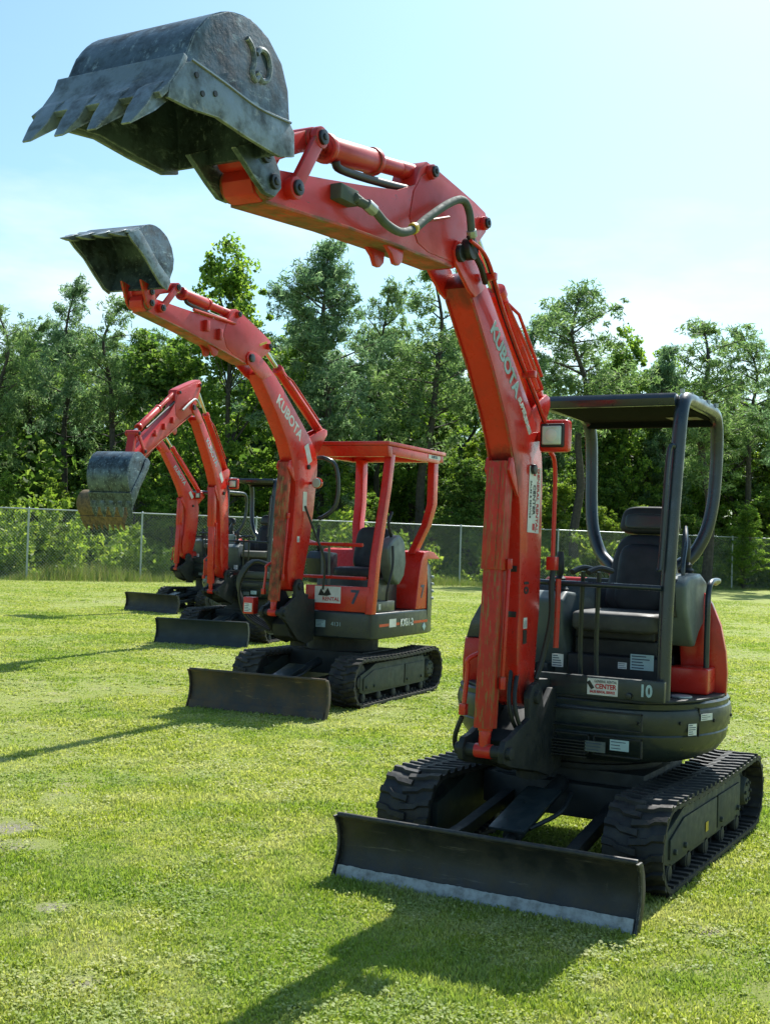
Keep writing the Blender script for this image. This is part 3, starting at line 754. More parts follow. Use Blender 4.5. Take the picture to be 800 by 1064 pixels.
def modern_house(root, P):
    dz = P['dz']
    Z = lambda z: z+dz
    # undercarriage core
    s = B(); s.box((0, 0, .36), (.72, .86, .22+0)); s.prism([(-.36, -.5), (.36, -.5), (.45, -.3), (.45, .3), (.36, .5), (-.36, .5)], .22, .40, 'xy')
    s.build('undercarriage', 'body_dusty', root, bevel=.01)
    s = B(); s.cyl((0, 0, .44), (0, 0, .58+dz), .36, seg=40); s.cyl((0, 0, .47), (0, 0, .50), .40, seg=40)
    s.build('swing_ring', 'body_dusty', root, bevel=.005)
    def clip(a, r, z):
        c = math.cos(a); lim = .635*(r/.765)
        if c > .01:
            k = lim/c; return (r**-9 + k**-9)**(-1/9.)
        return r
    prof = [(.50, Z(.54)), (.62, Z(.55)), (.70, Z(.59)), (.742, Z(.65)), (.752, Z(.70)), (.748, Z(.708)), (.752, Z(.716)), (.765, Z(.75)), (.770, Z(.80)), (.762, Z(.835)), (.752, Z(.842)), (.756, Z(.868)), (.745, Z(.878)), (.60, Z(.879))]
    s = B(); s.sector(prof, 0, 360, 96, clip); bp = s.build('lower_bumper', 'body', root, bevel=0, ang=30)
    # fittings on the bumper's front face
    s = B()
    for k in range(6): s.box((.655, .11, Z(.585+k*.016)), (.02, .20, .006))
    s.build('cooling_slot', 'black_ink', bp, bevel=0)
    plate('rating_plate', 'console', bp, (.662, .26, Z(.645)), (0, 1, 0), (0, 0, 1), .11, .055)
    plate('white_label', 'pale_ink', bp, (.664, .39, Z(.665)), (0, 1, 0), (0, 0, 1), .10, .055)
    a = R(70); nx, ny = math.cos(a), math.sin(a)
    plate('white_label', 'white', bp, (.772*nx, .772*ny, Z(.80)), (-ny, nx, 0), (0, 0, 1), .10, .035)
    plate('sticker', 'white', bp, (.768*math.cos(R(62)), .768*math.sin(R(62)), Z(.74)), (-math.sin(R(62)), math.cos(R(62)), 0), (0, 0, 1), .06, .06)
    for y0_, y1_, z0_, z1_ in ((-.02, .22, .60, .70), (.24, .50, .60, .70), (-.02, .50, .735, .83)):
        s = B(); x_ = .634 if z0_ < .7 else .640
        for a_, b_, c_, d_ in ((y0_, y1_, z0_, z0_+.008), (y0_, y1_, z1_-.008, z1_), (y0_, y0_+.008, z0_, z1_), (y1_-.008, y1_, z0_, z1_)):
            s.box((x_, (a_+b_)/2, Z((c_+d_)/2)), (.02, b_-a_, d_-c_))
        s.build('hatch_rim', 'body_dusty', bp, bevel=.002)
    for ad in (38, 56, 76, 98, 125, 150, 200, 240, 280, 310):
        a_ = R(ad); h = B(); h.cyl((.755*math.cos(a_), .755*math.sin(a_), Z(.775)), (.775*math.cos(a_), .775*math.sin(a_), Z(.775)), .010, seg=6); h.build('bolt', 'pin', bp, bevel=0)
    for ad in (66, 112, 170, 250):
        a_ = R(ad); h = B(); h.box((.762*math.cos(a_), .762*math.sin(a_), Z(.775)), (.012, .006, .15), Matrix.Rotation(a_, 3, 'Z')); h.build('panel_seam', 'black_ink', bp, bevel=0)
    # floor plate and front panel
    s = B(); s.prism([(.61, -.42), (.61, .50), (.52, .60), (.30, .70), (.0, .745), (-.10, .73), (-.10, -.6), (.4, -.6)], Z(.880), Z(.893), 'xy')
    s.build('floor_plate', 'body_dusty', root, bevel=.003)
    s = B(); s.prism([(-.40, Z(.893)), (-.40, Z(1.0)), (.44, Z(1.0)), (.60, Z(1.0)), (.60, Z(.893))], .575, .615, 'yz')
    fp = s.build('front_panel', 'body', root, bevel=.006)
    if P.get('number'):
        st = plate('sticker', 'white', fp, (.6155, .275, Z(.948)), (0, 1, 0), (0, 0, 1), .165, .085)
        text_mesh('lettering', 'GENERAL RENTAL', .020, 'black_ink', st, (.6175, .292, Z(.976)), (0, 1, 0), (0, 0, 1), width=.75)
        text_mesh('lettering', 'CENTER', .034, 'red_ink', st, (.6175, .292, Z(.950)), (0, 1, 0), (0, 0, 1), bold=.001, width=.9)
        text_mesh('lettering', 'SALES RENTAL SERVICE', .018, 'red_ink', st, (.6175, .275, Z(.922)), (0, 1, 0), (0, 0, 1), bold=.0006, width=.72)
        s = B(); s.box((.6172, .210, Z(.955)), (.001, .02, .045), Matrix.Rotation(R(35), 3, 'X')); s.build('mark', 'black_ink', st, bevel=0)
        text_mesh('machine_number', P['number'], .085, 'pale_ink', fp, (.6165, .505, Z(.945)), (0, 1, 0), (0, 0, 1), bold=.003, width=.8)
        s = B(); s.cyl((.60, .42, Z(.915)), (.635, .42, Z(.915)), .017, seg=12); s.build('tie_down_bolt', 'pin', fp, bevel=.004)
    # engine cover
    pr = [(.742, Z(.880)), (.745, Z(1.0)), (.735, Z(1.12)), (.705, Z(1.26)), (.655, Z(1.38)), (.600, Z(1.455)), (.55, Z(1.482)), (.50, Z(1.48)), (.47, Z(1.40)), (.50, Z(.880))]
    s = B(); s.prism([(-.33, Z(.90)), (-.33, Z(1.44)), (-.36, Z(1.49)), (-.50, Z(1.47)), (-.55, Z(1.42)), (-.55, Z(.90))], -.40, .40); s.build('engine_hood', P['cover'], root, bevel=.02, seg=3)
    s = B(); s.sector(pr, 97, 232, 44, hollow=True); ec = s.build('engine_cover', P['cover'], root, bevel=.008, ang=45)
    pr2 = [(.742, Z(.880)), (.745, Z(1.0)), (.735, Z(1.13))]
    s = B(); s.sector(pr2, 232.5, 300, 20); s.build('side_cover', P['cover'], root, bevel=.008, ang=45)
    pr3 = [(.728, Z(1.134)), (.705, Z(1.22)), (.655, Z(1.32)), (.56, Z(1.41)), (.42, Z(1.45)), (.05, Z(1.46))]
    s = B(); s.sector(pr3, 232.5, 297, 20); s.build('side_cover', P.get('hood', 'post'), root, bevel=.01, ang=45, label='black upper part of the side cover')
    # black vent wrapping the rear corner
    pv = [(.756, Z(.90)), (.760, Z(1.0)), (.752, Z(1.10)), (.72, Z(1.20))]
    s = B(); s.sector(pv, 118, 150, 12); s.build('rear_vent', 'post', ec, bevel=.004)
    # battery box / tank under the left console
    s = B(); s.box((.03, .575, Z(.965)), (.16, .22, .14)); s.build('storage_box', P['cover'], root, bevel=.012, seg=3)
    # seat pedestal
    s = B(); s.box((-.02, .19, Z(.985)), (.50, .52, .19)); s.box((-.04, .19, Z(1.12)), (.44, .48, .10)); s.box((-.02, .19, Z(1.20)), (.46, .46, .07))
    sp = s.build('seat_pedestal', 'seat', root, bevel=.015, seg=3)
    if P.get('detail', 1):
        plate('white_label', 'pale_ink', sp, (.2315, .36, Z(1.055)), (0, 1, 0), (0, 0, 1), .13, .085)
        plate('white_label', 'white', sp, (.2315, .25, Z(1.03)), (0, 1, 0), (0, 0, 1), .05, .035)
    seat = empty_child('seat', root)
    cushion('seat_cushion', (.06, .20, Z(1.265)), (.50, .50, .12), None, P.get('cushion', 'seat'), seat)
    rb = Matrix.Rotation(R(-10), 3, 'Y')
    cushion('seat_back', (-.20, .22, Z(1.52)), (.14, .46, .47), rb, 'seat', seat, .45, .30)
    cushion('seat_back', (-.155, .22, Z(1.50)), (.10, .30, .40), rb, 'seat', seat, .42, .1)
    hr = cushion('headrest', (-.27, .23, Z(1.835)), (.11, .37, .165), rb, 'seat', seat, .5, .15)
    cushion('headrest_inset', (-.220, .22, Z(1.83)), (.03, .25, .09), rb, 'body', hr, .4)
    s = B(); s.box((-.29, .18, Z(1.21)), (.07, .70, .56)); s.build('seat_bulkhead', 'seat', root, bevel=.02)
    # consoles
    s = B(); s.prism([(-.05, Z(1.10)), (-.05, Z(1.40)), (.22, Z(1.42)), (.30, Z(1.37)), (.28, Z(1.18)), (.20, Z(1.05)), (.08, Z(.90)), (-.05, Z(.90))], -.30, -.08)
    cr = s.build('control_console', 'console', root, bevel=.02, seg=3)
    def joystick(parent, x, y, z):
        j = B(); j.sector([(.055, z), (.045, z+.015), (.052, z+.03), (.038, z+.045), (.044, z+.06), (.030, z+.075), (.034, z+.09), (.018, z+.105)], 0, 360, 14, c=(x, y))
        jo = j.build('joystick', 'seat', parent, bevel=0)
        j = B(); j.tube([(x, y, z+.10), (x+.01, y, z+.17), (x+.0, y, z+.24)], lambda t: .016+.010*math.sin(t*3.1), 10); j.build('joystick_grip', 'black_ink', jo, bevel=0)
    joystick(cr, .17, -.15, Z(1.40))
    s = B(); s.prism([(-.16, Z(1.30)), (-.14, Z(1.50)), (-.02, Z(1.545)), (.22, Z(1.53)), (.30, Z(1.49)), (.28, Z(1.36)), (.16, Z(1.20)), (.08, Z(1.14)), (.0, Z(1.22))], .465, .605)
    cl = s.build('control_console', 'console', root, bevel=.025, seg=3)
    s = B(); s.box((.20, .540, Z(1.405)), (.20, .022, .20), Matrix.Rotation(R(-8), 3, 'Y')); s.build('lever_slot', 'black_ink', cl, bevel=.004)
    s = B(); s.tube([(.10, .545, Z(1.36)), (.14, .545, Z(1.56)), (.06, .535, Z(1.70)), (-.05, .50, Z(1.80))], .011, 8)
    s.build('safety_lever', 'post', cl, bevel=0)
    s = B(); s.tube([(-.02, .50, Z(1.53)), (-.02, .50, Z(1.66)), (-.08, .49, Z(1.78))], .014, 8); s.build('safety_lever', 'hose', cl, bevel=0)
    joystick(cl, -.08, .50, Z(1.50))
    # hoses down the boom foot
    s = B(); s.box((.36, -.16, Z(1.0)), (.12, .10, .06)); s.build('document_box', 'body', root, bevel=.005)
    plate('notice_label', 'white', root, (.425, -.05, Z(1.05)), (0, 1, 0), (0, 0, 1), .065, .07, th=.003)
    # travel levers with foot pads
    for y in (.075, .165):
        s = B(); s.tube([(.40, y, Z(.893)), (.42, y, Z(1.2)), (.46, y+.02, Z(1.54))], .013, 8, flat=.8)
        tl = s.build('travel_lever', 'body', root, bevel=0)
        s = B(); s.tube([(.52, y-.02, Z(1.535)), (.46, y+.02, Z(1.56)), (.40, y+.07, Z(1.545))], .016, 8, flat=1.5); s.build('lever_grip', 'black_ink', tl, bevel=0)
        s = B(); s.box((.46, y, Z(.93)), (.12, .07, .012), Matrix.Rotation(R(25), 3, 'Y')); s.build('foot_pedal', 'black_ink', tl, bevel=.003)
    s = B(); s.tube([(.545, -.34, Z(.90)), (.545, -.34, Z(1.40)), (.545, -.28, Z(1.47)), (.545, .0, Z(1.475)), (.525, .545, Z(1.47))], .015, 10); s.build('hand_rail', 'post', root, bevel=0)
    # grab bar on the left step
    s = B(); s.tube([(.03, .655, Z(.88)), (.03, .655, Z(1.25)), (.02, .655, Z(1.44)), (-.04, .655, Z(1.50)), (-.20, .65, Z(1.505)), (-.30, .61, Z(1.49))], .016, 12); s.build('grab_bar', 'post', root, bevel=0)
    s = B(); s.cyl((.30, .60, Z(.893)), (.30, .60, Z(.905)), .055, seg=20); s.build('fuel_cap', 'galv', root, bevel=.004)
    # canopy
    if P.get('canopy', True):
        ty = P.get('canopy_z', 0)
        Q = lambda z: z+dz+ty
        can = empty_child('canopy', root)
        for nm, yy in (('left', lambda y: y), ('right', lambda y: .34-y)):
            pts = [(.500, yy(.560), Z(.88)), (.49, yy(.562), Z(1.35)), (.455, yy(.575), Q(1.9)), (.425, yy(.585), Q(2.25)), (.405, yy(.588), Q(2.38)), (.36, yy(.588), Q(2.455)), (.27, yy(.585), Q(2.475)), (.0, yy(.575), Q(2.475)), (-.30, yy(.565), Q(2.47)), (-.41, yy(.560), Q(2.43)), (-.455, yy(.556), Q(2.33)),
                   (-.465, yy(.552), Q(2.15)), (-.45, yy(.542), Q(1.95)), (-.42, yy(.515), Q(1.78)), (-.38, yy(.45), Q(1.64)), (-.33, yy(.37), Q(1.57)), (-.30, yy(.31), Z(1.50))]
            s = B(); s.tube(pts, .0375, 14, 4); s.build('canopy_post', 'post', can, bevel=0)
        s = B()
        s.prism([(.37, Q(2.432)), (.37, Q(2.49)), (.43, Q(2.495)), (.455, Q(2.465)), (.44, Q(2.425))], -.27, .565)
        rf = s.build('canopy_roof', 'post', can, bevel=.008); s = B()
        s.prism([(-.43, Q(2.395)), (-.43, Q(2.452)), (.369, Q(2.478)), (.369, Q(2.452)), (-.38, Q(2.43)), (-.38, Q(2.395))], -.22, .545)
        rf = s.build('roof_panel', 'roof_under', rf, bevel=.008)
        plate('white_label', 'seat_pale', rf, (-.25, .42, Q(2.432)), (0, 1, 0), (-1, 0, 0), .18, .14, th=-.003)
        s = B(); s.tube([(.545, .53, Z(1.57)), (.53, .54, Q(1.62)), (.50, .555, Q(2.15)), (.47, .575, Q(2.21))], .014, 8); s.build('grab_handle', 'post', can, bevel=0)

def empty_child(name, parent):
    o = bpy.data.objects.new(name, None); COL.objects.link(o); o.parent = parent; o.empty_display_size = .1
    return o

def common_tracks(root, P):
    for sd_ in (1, -1):
        make_track(root, sd_, P['tx0'], P['tx1'], P['th'], P['tw'], P['tyo'] if sd_ > 0 else P.get('tyo_right', P['tyo']), P['rubber'], P.get('tframe', 'frame'))
    make_blade(root, P)

# ------------------------------------------------------------------ machine in front
NAME = 'mini_excavator'; GRP = 'excavators parked in a row on the grass'
def machine_one():
    root = empty(NAME, (0, 0, 0), 0)
    tag(root, 'nearest and largest orange excavator, number 10 on its dark front panel, bucket raised high', 'excavator', GRP)
    P = dict(F=F1, K=K1, T=T1, tip=TIP1, bang=0, dz=0, cylfoot=(1.24, .66), paint='orange', worn='orange_worn', arm_paint='arm_orange',
             boom_paint='boom_orange', bucket_w=.47, bucket_mats=('bucket', 'bucket_in', 'bucket_lip'), emblem=True, teeth=4,
             blade_x=1.47, blade_hw=.765, blade_h=.30, blade_mat='blade', edge_mat='edge', tx0=-1.05, tx1=1.06, th=.455, tw=.30, tyo=.745, tyo_right=.795,
             rubber='rubber', cover='orange', number='10', cushion='cushion_worn')
    common_tracks(root, P)
    modern_house(root, P)
    boom, arm, bm_, am_ = make_front(root, P)
    # decals on the boom's left flank
    y = YC+.0715
    d = Vector((-.66, 0, -.585)); u = Vector((-.585, 0, .66))
    text_mesh('lettering', 'KUBOTA', .108, 'pale_ink', boom, (1.285, y, 2.565), d, u, bold=.004, width=1.0)
    text_mesh('lettering', 'SUPER', .044, 'white', boom, (1.065, y, 2.365), d, u, shear=.3, bold=.002)
    text_mesh('lettering', 'SERIES', .044, 'white', boom, (.995, y, 2.285), Vector((-.60, 0, -.65)), Vector((-.65, 0, .60)), shear=.3, bold=.002)
    st = plate('sticker', 'white', boom, (.875, y, 1.905), (0.03, 0, -1), (-1, 0, 0), .34, .15, th=.0015)
    text_mesh('lettering', 'GENERAL RENTAL', .040, 'red_ink', st, (.835, y+.002, 1.905), (0.03, 0, -1), (-1, 0, 0), bold=.001)
    text_mesh('lettering', 'CENTER', .042, 'black_ink', st, (.880, y+.002, 1.905), (0.03, 0, -1), (-1, 0, 0), bold=.001)
    text_mesh('lettering', 'SALES & SERVICE', .026, 'black_ink', st, (.925, y+.002, 1.905), (0.03, 0, -1), (-1, 0, 0))
    for zz in (2.045, 1.765):
        plate('red_mark', 'red_ink', st, (.878, y+.0015, zz), (0.03, 0, -1), (-1, 0, 0), .035, .03, th=.001)
    text_mesh('machine_number', '10', .075, 'black_ink', boom, (.945, y, 1.46), (0, 0, -1), (-1, 0, 0), bold=.003)
    st = plate('sticker', 'white', boom, (.945, y, 1.275), (0, 0, 1), (1, 0, 0), .055, .045)
    plate('sticker', 'black_ink', boom, (.945, y, 1.205), (0, 0, 1), (1, 0, 0), .07, .045)
    # hoses on the arm
    h = B(); hp = [(2.78, 2.955), (2.71, 2.935), (2.61, 2.905), (2.49, 2.90), (2.38, 2.94), (2.27, 3.01), (2.08, 3.12), (1.95, 3.17), (1.88, 3.14), (1.85, 3.05), (1.79, 2.985)]
    h.tube([(a, .012 + (.03 if 0 < i < 10 else 0), b) for i, (a, b) in enumerate(hp)], .0175, 12); h.build('hydraulic_hose', 'sleeve', arm, bevel=0)
    h = B(); h.box((2.83, -.015, 2.965), (.13, .05, .06)); h.cyl((2.80, .01, 2.963), (2.74, .01, 2.955), .02, seg=10); h.build('coupling_block', 'sleeve', arm, bevel=.008)
    h = B(); h.cyl((1.80, -.01, 2.99), (1.80, .035, 2.99), .05, seg=18); h.build('pin_head', 'pin', boom, bevel=.006)
    h = B(); h.tube([(1.79, .02, 2.985), (1.72, .03, 2.93), (1.60, .0, 2.88)], .014, 8); h.build('hydraulic_hose', 'hose', boom, bevel=0)
    h = B(); h.tube([(2.20, -.02, 3.02), (1.95, -.02, 3.10)], .006, 6, 0); h.build('weld_seam', 'orange_worn', arm, bevel=0)
    for k_, (dy, dz_) in enumerate(((.030, .0), (.045, -.018))):
        h = B(); h.tube([(1.86, dy, 3.03+dz_), (1.70, dy+.01, 2.98+dz_), (1.45, dy-.02, 2.80+dz_), (1.20, dy-.03, 2.60+dz_), (.96, dy-.03, 2.41+dz_), (.80, dy-.01, 2.22+dz_)], .0085, 8); h.build('hydraulic_hose', 'orange' if k_ else 'hose', boom, bevel=0)
    for q_ in ((1.60, 2.905), (1.10, 2.52)):
        h = B(); h.box((q_[0], .02, q_[1]), (.03, .07, .035)); h.build('hose_clamp', 'orange', boom, bevel=.004)
    h = B(); h.cyl((2.395, .042, 2.935), (2.375, .042, 2.945), .024, seg=12); h.build('hose_clamp', 'yellow', arm, bevel=.002)
    for a_, b_ in (((2.745, .032, 2.948), (2.70, .040, 2.932)), ((1.855, .044, 3.06), (1.835, .040, 3.035))):
        h = B(); h.cyl(a_, b_, .024, seg=8); h.build('hose_fitting', 'galv', arm, bevel=.003)
    for zz_, xx_ in ((1.32, 1.02), (1.55, 1.03)):
        h = B(); h.box((xx_, YC+.03, zz_), (.012, .05, .03)); h.build('pipe_clip', 'pin', boom, bevel=.002)
    # weld beads along the boom's lower corners and the arm's edges
    for yy_ in (-.064, .064):
        h = B(); h.tube([(1.675, YC+yy_, 2.795), (1.425, YC+yy_, 2.514), (1.245, YC+yy_, 2.273), (1.168, YC+yy_, 2.135), (1.096, YC+yy_, 1.985)], .0045, 6, 3); h.build('weld_seam', 'orange_worn', boom, bevel=0)
    for k_ in range(5):
        h = B(); x_ = .42-.0; h.cyl((.43-.17*k_, .6, 2.49), (.43-.17*k_, .6, 2.512), .012, seg=6); h.build('canopy_bolt', 'galv', root, bevel=0)
    h = B(); h.cyl((.10, .30, 2.47), (.10, .30, 2.51), .02, seg=8); h.build('canopy_bolt', 'galv', root, bevel=.004)
    # rigid pipes and hoses on the boom's left rear edge
    h = B(); h.tube([(.80, .02, 2.16), (.72, .02, 2.08), (.715, .02, 1.70), (.72, .02, 1.55)], .012, 8)
    h.box((.72, .02, 1.58), (.05, .05, .07)); h.build('hydraulic_pipe', 'orange', boom, bevel=.002)
    h = B(); h.tube([(.72, .025, 1.55), (.735, .025, 1.45), (.74, .03, 1.30), (.76, .0, 1.10), (.80, -.02, .98)], .016, 8); h.build('hydraulic_hose', 'hose', boom, bevel=0)
    h = B(); h.tube([(.69, .045, 1.50), (.695, .045, 1.30), (.70, .045, 1.14)], .015, 8, 0); h.build('hydraulic_pipe', 'orange', boom, bevel=0)
    for k, (x, yy) in enumerate(((1.0, -.04), (1.0, -.07), (.95, -.25))):
        h = B(); h.tube([(x, yy, 1.02+.04*k), (x+.07, yy+.02, .90), (x+.05, yy+.04, .78), (x-.08, yy+.04, .70), (x-.30, yy-.02, .68)], .011, 8); h.build('hydraulic_hose', 'hose', root, bevel=0)
    h = B(); h.tube([(1.27, -.21, .82), (1.24, -.26, .70), (1.05, -.30, .60), (.7, -.2, .58)], .013, 8); h.build('hydraulic_hose', 'hose', root, bevel=0)
    plate('yellow_label', 'yellow', root, (.12, .7052, .20), (-1, 0, 0), (0, 0, 1), .05, .05)
    return root
machine_one()

# ------------------------------------------------------------------ second machine: red canopy, square cab
def machine_two():
    root = empty(NAME, (-4.425, -4.476, 0), R(4.5))
    tag(root, 'second orange excavator with a square orange canopy and a black 7 on its front panel', 'excavator', GRP)
    P = dict(F=(.86, 1.19), K=(1.00, 2.42), T=(1.86, 3.34), tip=(3.47, 3.55), bang=R(33), dz=.13, cylfoot=(1.16, .93), paint='orange', worn='guard_worn', arm_paint='orange_faded',
             bucket_w=.56, bucket_mats=('bucket', 'bucket_in', 'bucket_lip'), teeth=4, detail=0, ear_mat='orange_worn', bucket_s=.98,
             blade_x=1.58, blade_hw=.75, blade_h=.36, blade_mat='blade_rusty', edge_mat='blade_rusty', tx0=-1.34, tx1=.92, th=.50, tw=.29, tyo=.70, tx=-.1,
             rubber='rubber_old', round_lamp=True, lamp=(.62, 2.24), armcyl=.74)
    common_tracks(root, P)
    # undercarriage
    s = B(); s.box((-.2, 0, .38), (.8, .86, .24)); s.build('undercarriage', 'body_dusty', root, bevel=.01)
    s = B(); s.cyl((-.2, 0, .46), (-.2, 0, .70), .38, seg=36); s.build('swing_ring', 'body_dusty', root, bevel=.005)
    # lower body
    s = B(); s.prism([(.45, -.60), (.45, .52), (.40, .62), (.32, .66), (-.95, .66), (-1.15, .62), (-1.30, .50), (-1.38, .30), (-1.41, 0), (-1.38, -.3), (-1.30, -.50), (-1.15, -.62), (-.95, -.66), (.3, -.66)], .66, .93, 'xy')
    lb = s.build('lower_body', 'body', root, bevel=.02, seg=3)
    s = B(); tail = [(-.93, .665), (-.98, .66), (-1.12, .635), (-1.26, .56), (-1.36, .42), (-1.415, .2), (-1.425, 0), (-1.415, -.2), (-1.36, -.42), (-1.26, -.56), (-1.12, -.635), (-.93, -.665)]
    rings = []
    for z_, k_ in ((.70, .93), (.80, .985), (.95, 1.0), (1.15, .995), (1.30, .965), (1.40, .92), (1.46, .85), (1.48, .74)):
        rings.append([s.bm.verts.new((-.93+(x+.93)*k_*(1 if x > -.94 else 1), y*(.5+.5*k_), z_)) for x, y in tail])
    for A_, B_ in zip(rings, rings[1:]):
        for k in range(len(tail)): j_ = (k+1) % len(tail); s.bm.faces.new((A_[k], A_[j_], B_[j_], B_[k]))
    s.bm.faces.new(rings[0][::-1]); s.bm.faces.new(rings[-1])
    cw = s.build('counterweight', 'body', root, bevel=0, ang=50)
    for k in range(4):
        s = B(); s.box((-1.20, .60, 1.04+k*.08), (.16, .03, .026), Matrix.Rotation(R(28), 3, 'Z')); s.build('vent_slat', 'galv', cw, bevel=.003)
    # orange strip and lettering on the flank
    plate('orange_stripe', 'orange', lb, (-.32, .6605, .80), (-1, 0, 0), (0, 0, 1), 1.25, .028)
    plate('sticker', 'white', lb, (-.02, .662, .815), (-1, 0, 0), (0, 0, 1), .17, .085)
    plate('model_panel', 'body', lb, (-.38, .662, .805), (-1, 0, 0), (0, 0, 1), .36, .085)
    text_mesh('lettering', 'KX61-2', .105, 'white', lb, (-.38, .6645, .805), (-1, 0, 0), (0, 0, 1), bold=.003)
    s = B(); s.cyl((-.85, .66, .74), (-.85, .667, .74), .045, seg=4); s.build('diamond_mark', 'pale_ink', lb, bevel=0)
    plate('sticker', 'pale_ink', lb, (.4515, .06, .80), (0, 1, 0), (0, 0, 1), .11, .075)
    text_mesh('lettering', '4131', .06, 'pale_ink', lb, (.4525, .24, .80), (0, 1, 0), (0, 0, 1))
    # front panel
    s = B(); s.box((.43, .235, 1.065), (.03, .74, .26)); fp = s.build('front_panel', 'orange', root, bevel=.008)
    st = plate('sticker', 'white', fp, (.447, .13, 1.10), (0, 1, 0), (0, 0, 1), .30, .17)
    text_mesh('lettering', 'RENTAL', .055, 'red_ink', st, (.4495, .17, 1.055), (0, 1, 0), (0, 0, 1), bold=.001)
    s = B(); s.prism([(.02, 1.09), (.05, 1.16), (.09, 1.11), (.13, 1.17), (.17, 1.10), (.12, 1.085)], .449, .4505, 'yz'); s.build('mark', 'black_ink', st, bevel=0)
    text_mesh('machine_number', '7', .20, 'navy_ink', fp, (.4475, .44, 1.08), (0, 1, 0), (0, 0, 1), bold=.004)
    # rear engine cover
    s = B(); s.prism([(-.62, .935), (-.69, 1.30), (-.74, 1.46), (-.82, 1.56), (-.95, 1.575), (-1.10, 1.56), (-1.25, 1.50), (-1.28, 1.485), (-.925, 1.485), (-.925, .935)], -.60, .655)
    ec = s.build('engine_cover', 'orange', root, bevel=.03, seg=3)
    text_mesh('machine_number', '7', .20, 'navy_ink', ec, (-.79, .657, 1.12), (-1, 0, 0), (0, 0, 1), bold=.004)
    # seat, consoles
    s = B(); s.box((-.25, .12, 1.10), (.56, .70, .33)); s.build('seat_pedestal', 'body', root, bevel=.02)
    s = B(); s.box((.15, .55, .99), (.55, .16, .11)); bx = s.build('storage_box', 'body', root, bevel=.01)
    plate('white_label', 'white', bx, (.25, .6305, .99), (-1, 0, 0), (0, 0, 1), .05, .06)
    seat = empty_child('seat', root)
    cushion('seat_cushion', (-.22, .18, 1.32), (.50, .50, .13), None, 'seat', seat)
    cushion('seat_back', (-.50, .18, 1.58), (.14, .46, .48), Matrix.Rotation(R(-8), 3, 'Y'), 'seat', seat, .42, .15)
    s = B(); s.prism([(-.46, 1.44), (-.42, 1.66), (-.30, 1.74), (-.14, 1.70), (.02, 1.60), (-.02, 1.44), (-.16, 1.26), (-.30, 1.20), (-.42, 1.30)], .46, .60)
    cl = s.build('control_console', 'console', root, bevel=.03, seg=3)
    s = B(); s.tube([(-.20, .53, 1.72), (-.12, .53, 1.86), (-.20, .53, 1.98)], .018, 8); s.build('joystick', 'seat', cl, bevel=0)
    s = B(); s.tube([(-.05, .62, 1.62), (-.02, .64, 1.40), (.05, .62, 1.15), (.02, .60, .95)], .014, 8); s.build('safety_lever', 'hose', cl, bevel=0)
    s = B(); s.prism([(-.40, 1.15), (-.40, 1.52), (-.05, 1.54), (.02, 1.46), (-.05, 1.20)], -.38, -.20); cr = s.build('control_console', 'body', root, bevel=.02)
    s = B(); s.tube([(-.10, -.28, 1.53), (-.06, -.28, 1.65), (-.08, -.28, 1.78)], .018, 8); s.build('joystick', 'seat', cr, bevel=0)
    for y in (-.02, .06):
        s = B(); s.tube([(.30, y, .93), (.30, y, 1.35), (.34, y+.01, 1.62)], .014, 8); s.build('travel_lever', 'console', root, bevel=0)
    # hand rails
    s = B(); s.tube([(.42, -.35, 1.28), (.42, .55, 1.28)], .018, 8, 0); s.tube([(.42, -.42, 1.20), (.42, -.42, 1.62), (.42, .50, 1.62)], .020, 8, 0)
    s.build('hand_rail', 'orange', root, bevel=0)
    s = B(); s.tube([(.40, -.45, 1.58), (.35, -.52, 1.75), (.0, -.55, 1.70), (-.4, -.5, 1.62)], .022, 8); s.build('hand_rail', 'orange', root, bevel=0)
    # canopy of square section
    can = empty_child('canopy', root)
    def post(pts, wx, wy):
        s = B(); rings = []
        for x, y, z in pts:
            rings.append([s.bm.verts.new((x+a*wx/2, y+b_*wy/2, z)) for a, b_ in ((-1, -1), (1, -1), (1, 1), (-1, 1))])
        for A, C in zip(rings, rings[1:]):
            for k in range(4): j = (k+1) % 4; s.bm.faces.new((A[k], A[j], C[j], C[k]))
        s.bm.faces.new(rings[0][::-1]); s.bm.faces.new(rings[-1])
        return s.build('canopy_post', 'orange', can, bevel=.008)
    post([(.42, .61, .92), (.34, .61, 1.5), (.16, .62, 2.2), (.08, .62, 2.60)], .10, .08)
    post([(-1.12, .60, 2.60), (-1.12, .60, 2.10), (-1.02, .58, 1.86), (-.80, .52, 1.54)], .12, .08)
    post([(-1.12, -.30, 2.60), (-1.12, -.30, 2.10), (-1.0, -.26, 1.86), (-.80, -.15, 1.54)], .12, .10)
    s = B()
    def rr(x0, x1, y0, y1): return [(x0, y0), (x1, y0), (x1, y1), (x0, y1)]
    s.prism(rr(-1.30, .25, -.52, .68), 2.66, 2.70, 'xy')
    s.prism([(.12, 2.545), (.12, 2.658), (.235, 2.658), (.20, 2.545)], -.50, .66)
    s.prism([(-1.27, 2.585), (-1.27, 2.658), (-1.17, 2.658), (-1.17, 2.585)], -.50, .66)
    s.prism(rr(-1.168, .118, .60, .66), 2.565, 2.658, 'xy'); s.prism(rr(-1.168, .118, -.50, -.44), 2.585, 2.658, 'xy')
    rf = s.build('canopy_roof', 'orange', can, bevel=.006)
    plate('sticker', 'white', rf, (-1.0, .6625, 2.625), (-1, 0, 0), (0, 0, 1), .34, .045)
    text_mesh('lettering', 'KUBOTA', .042, 'navy_ink', rf, (-1.0, .665, 2.625), (-1, 0, 0), (0, 0, 1), bold=.001)
    boom, arm, bm_, am_ = make_front(root, P)
    q = bm_((1.25, 2.50)); y = YC+.0715
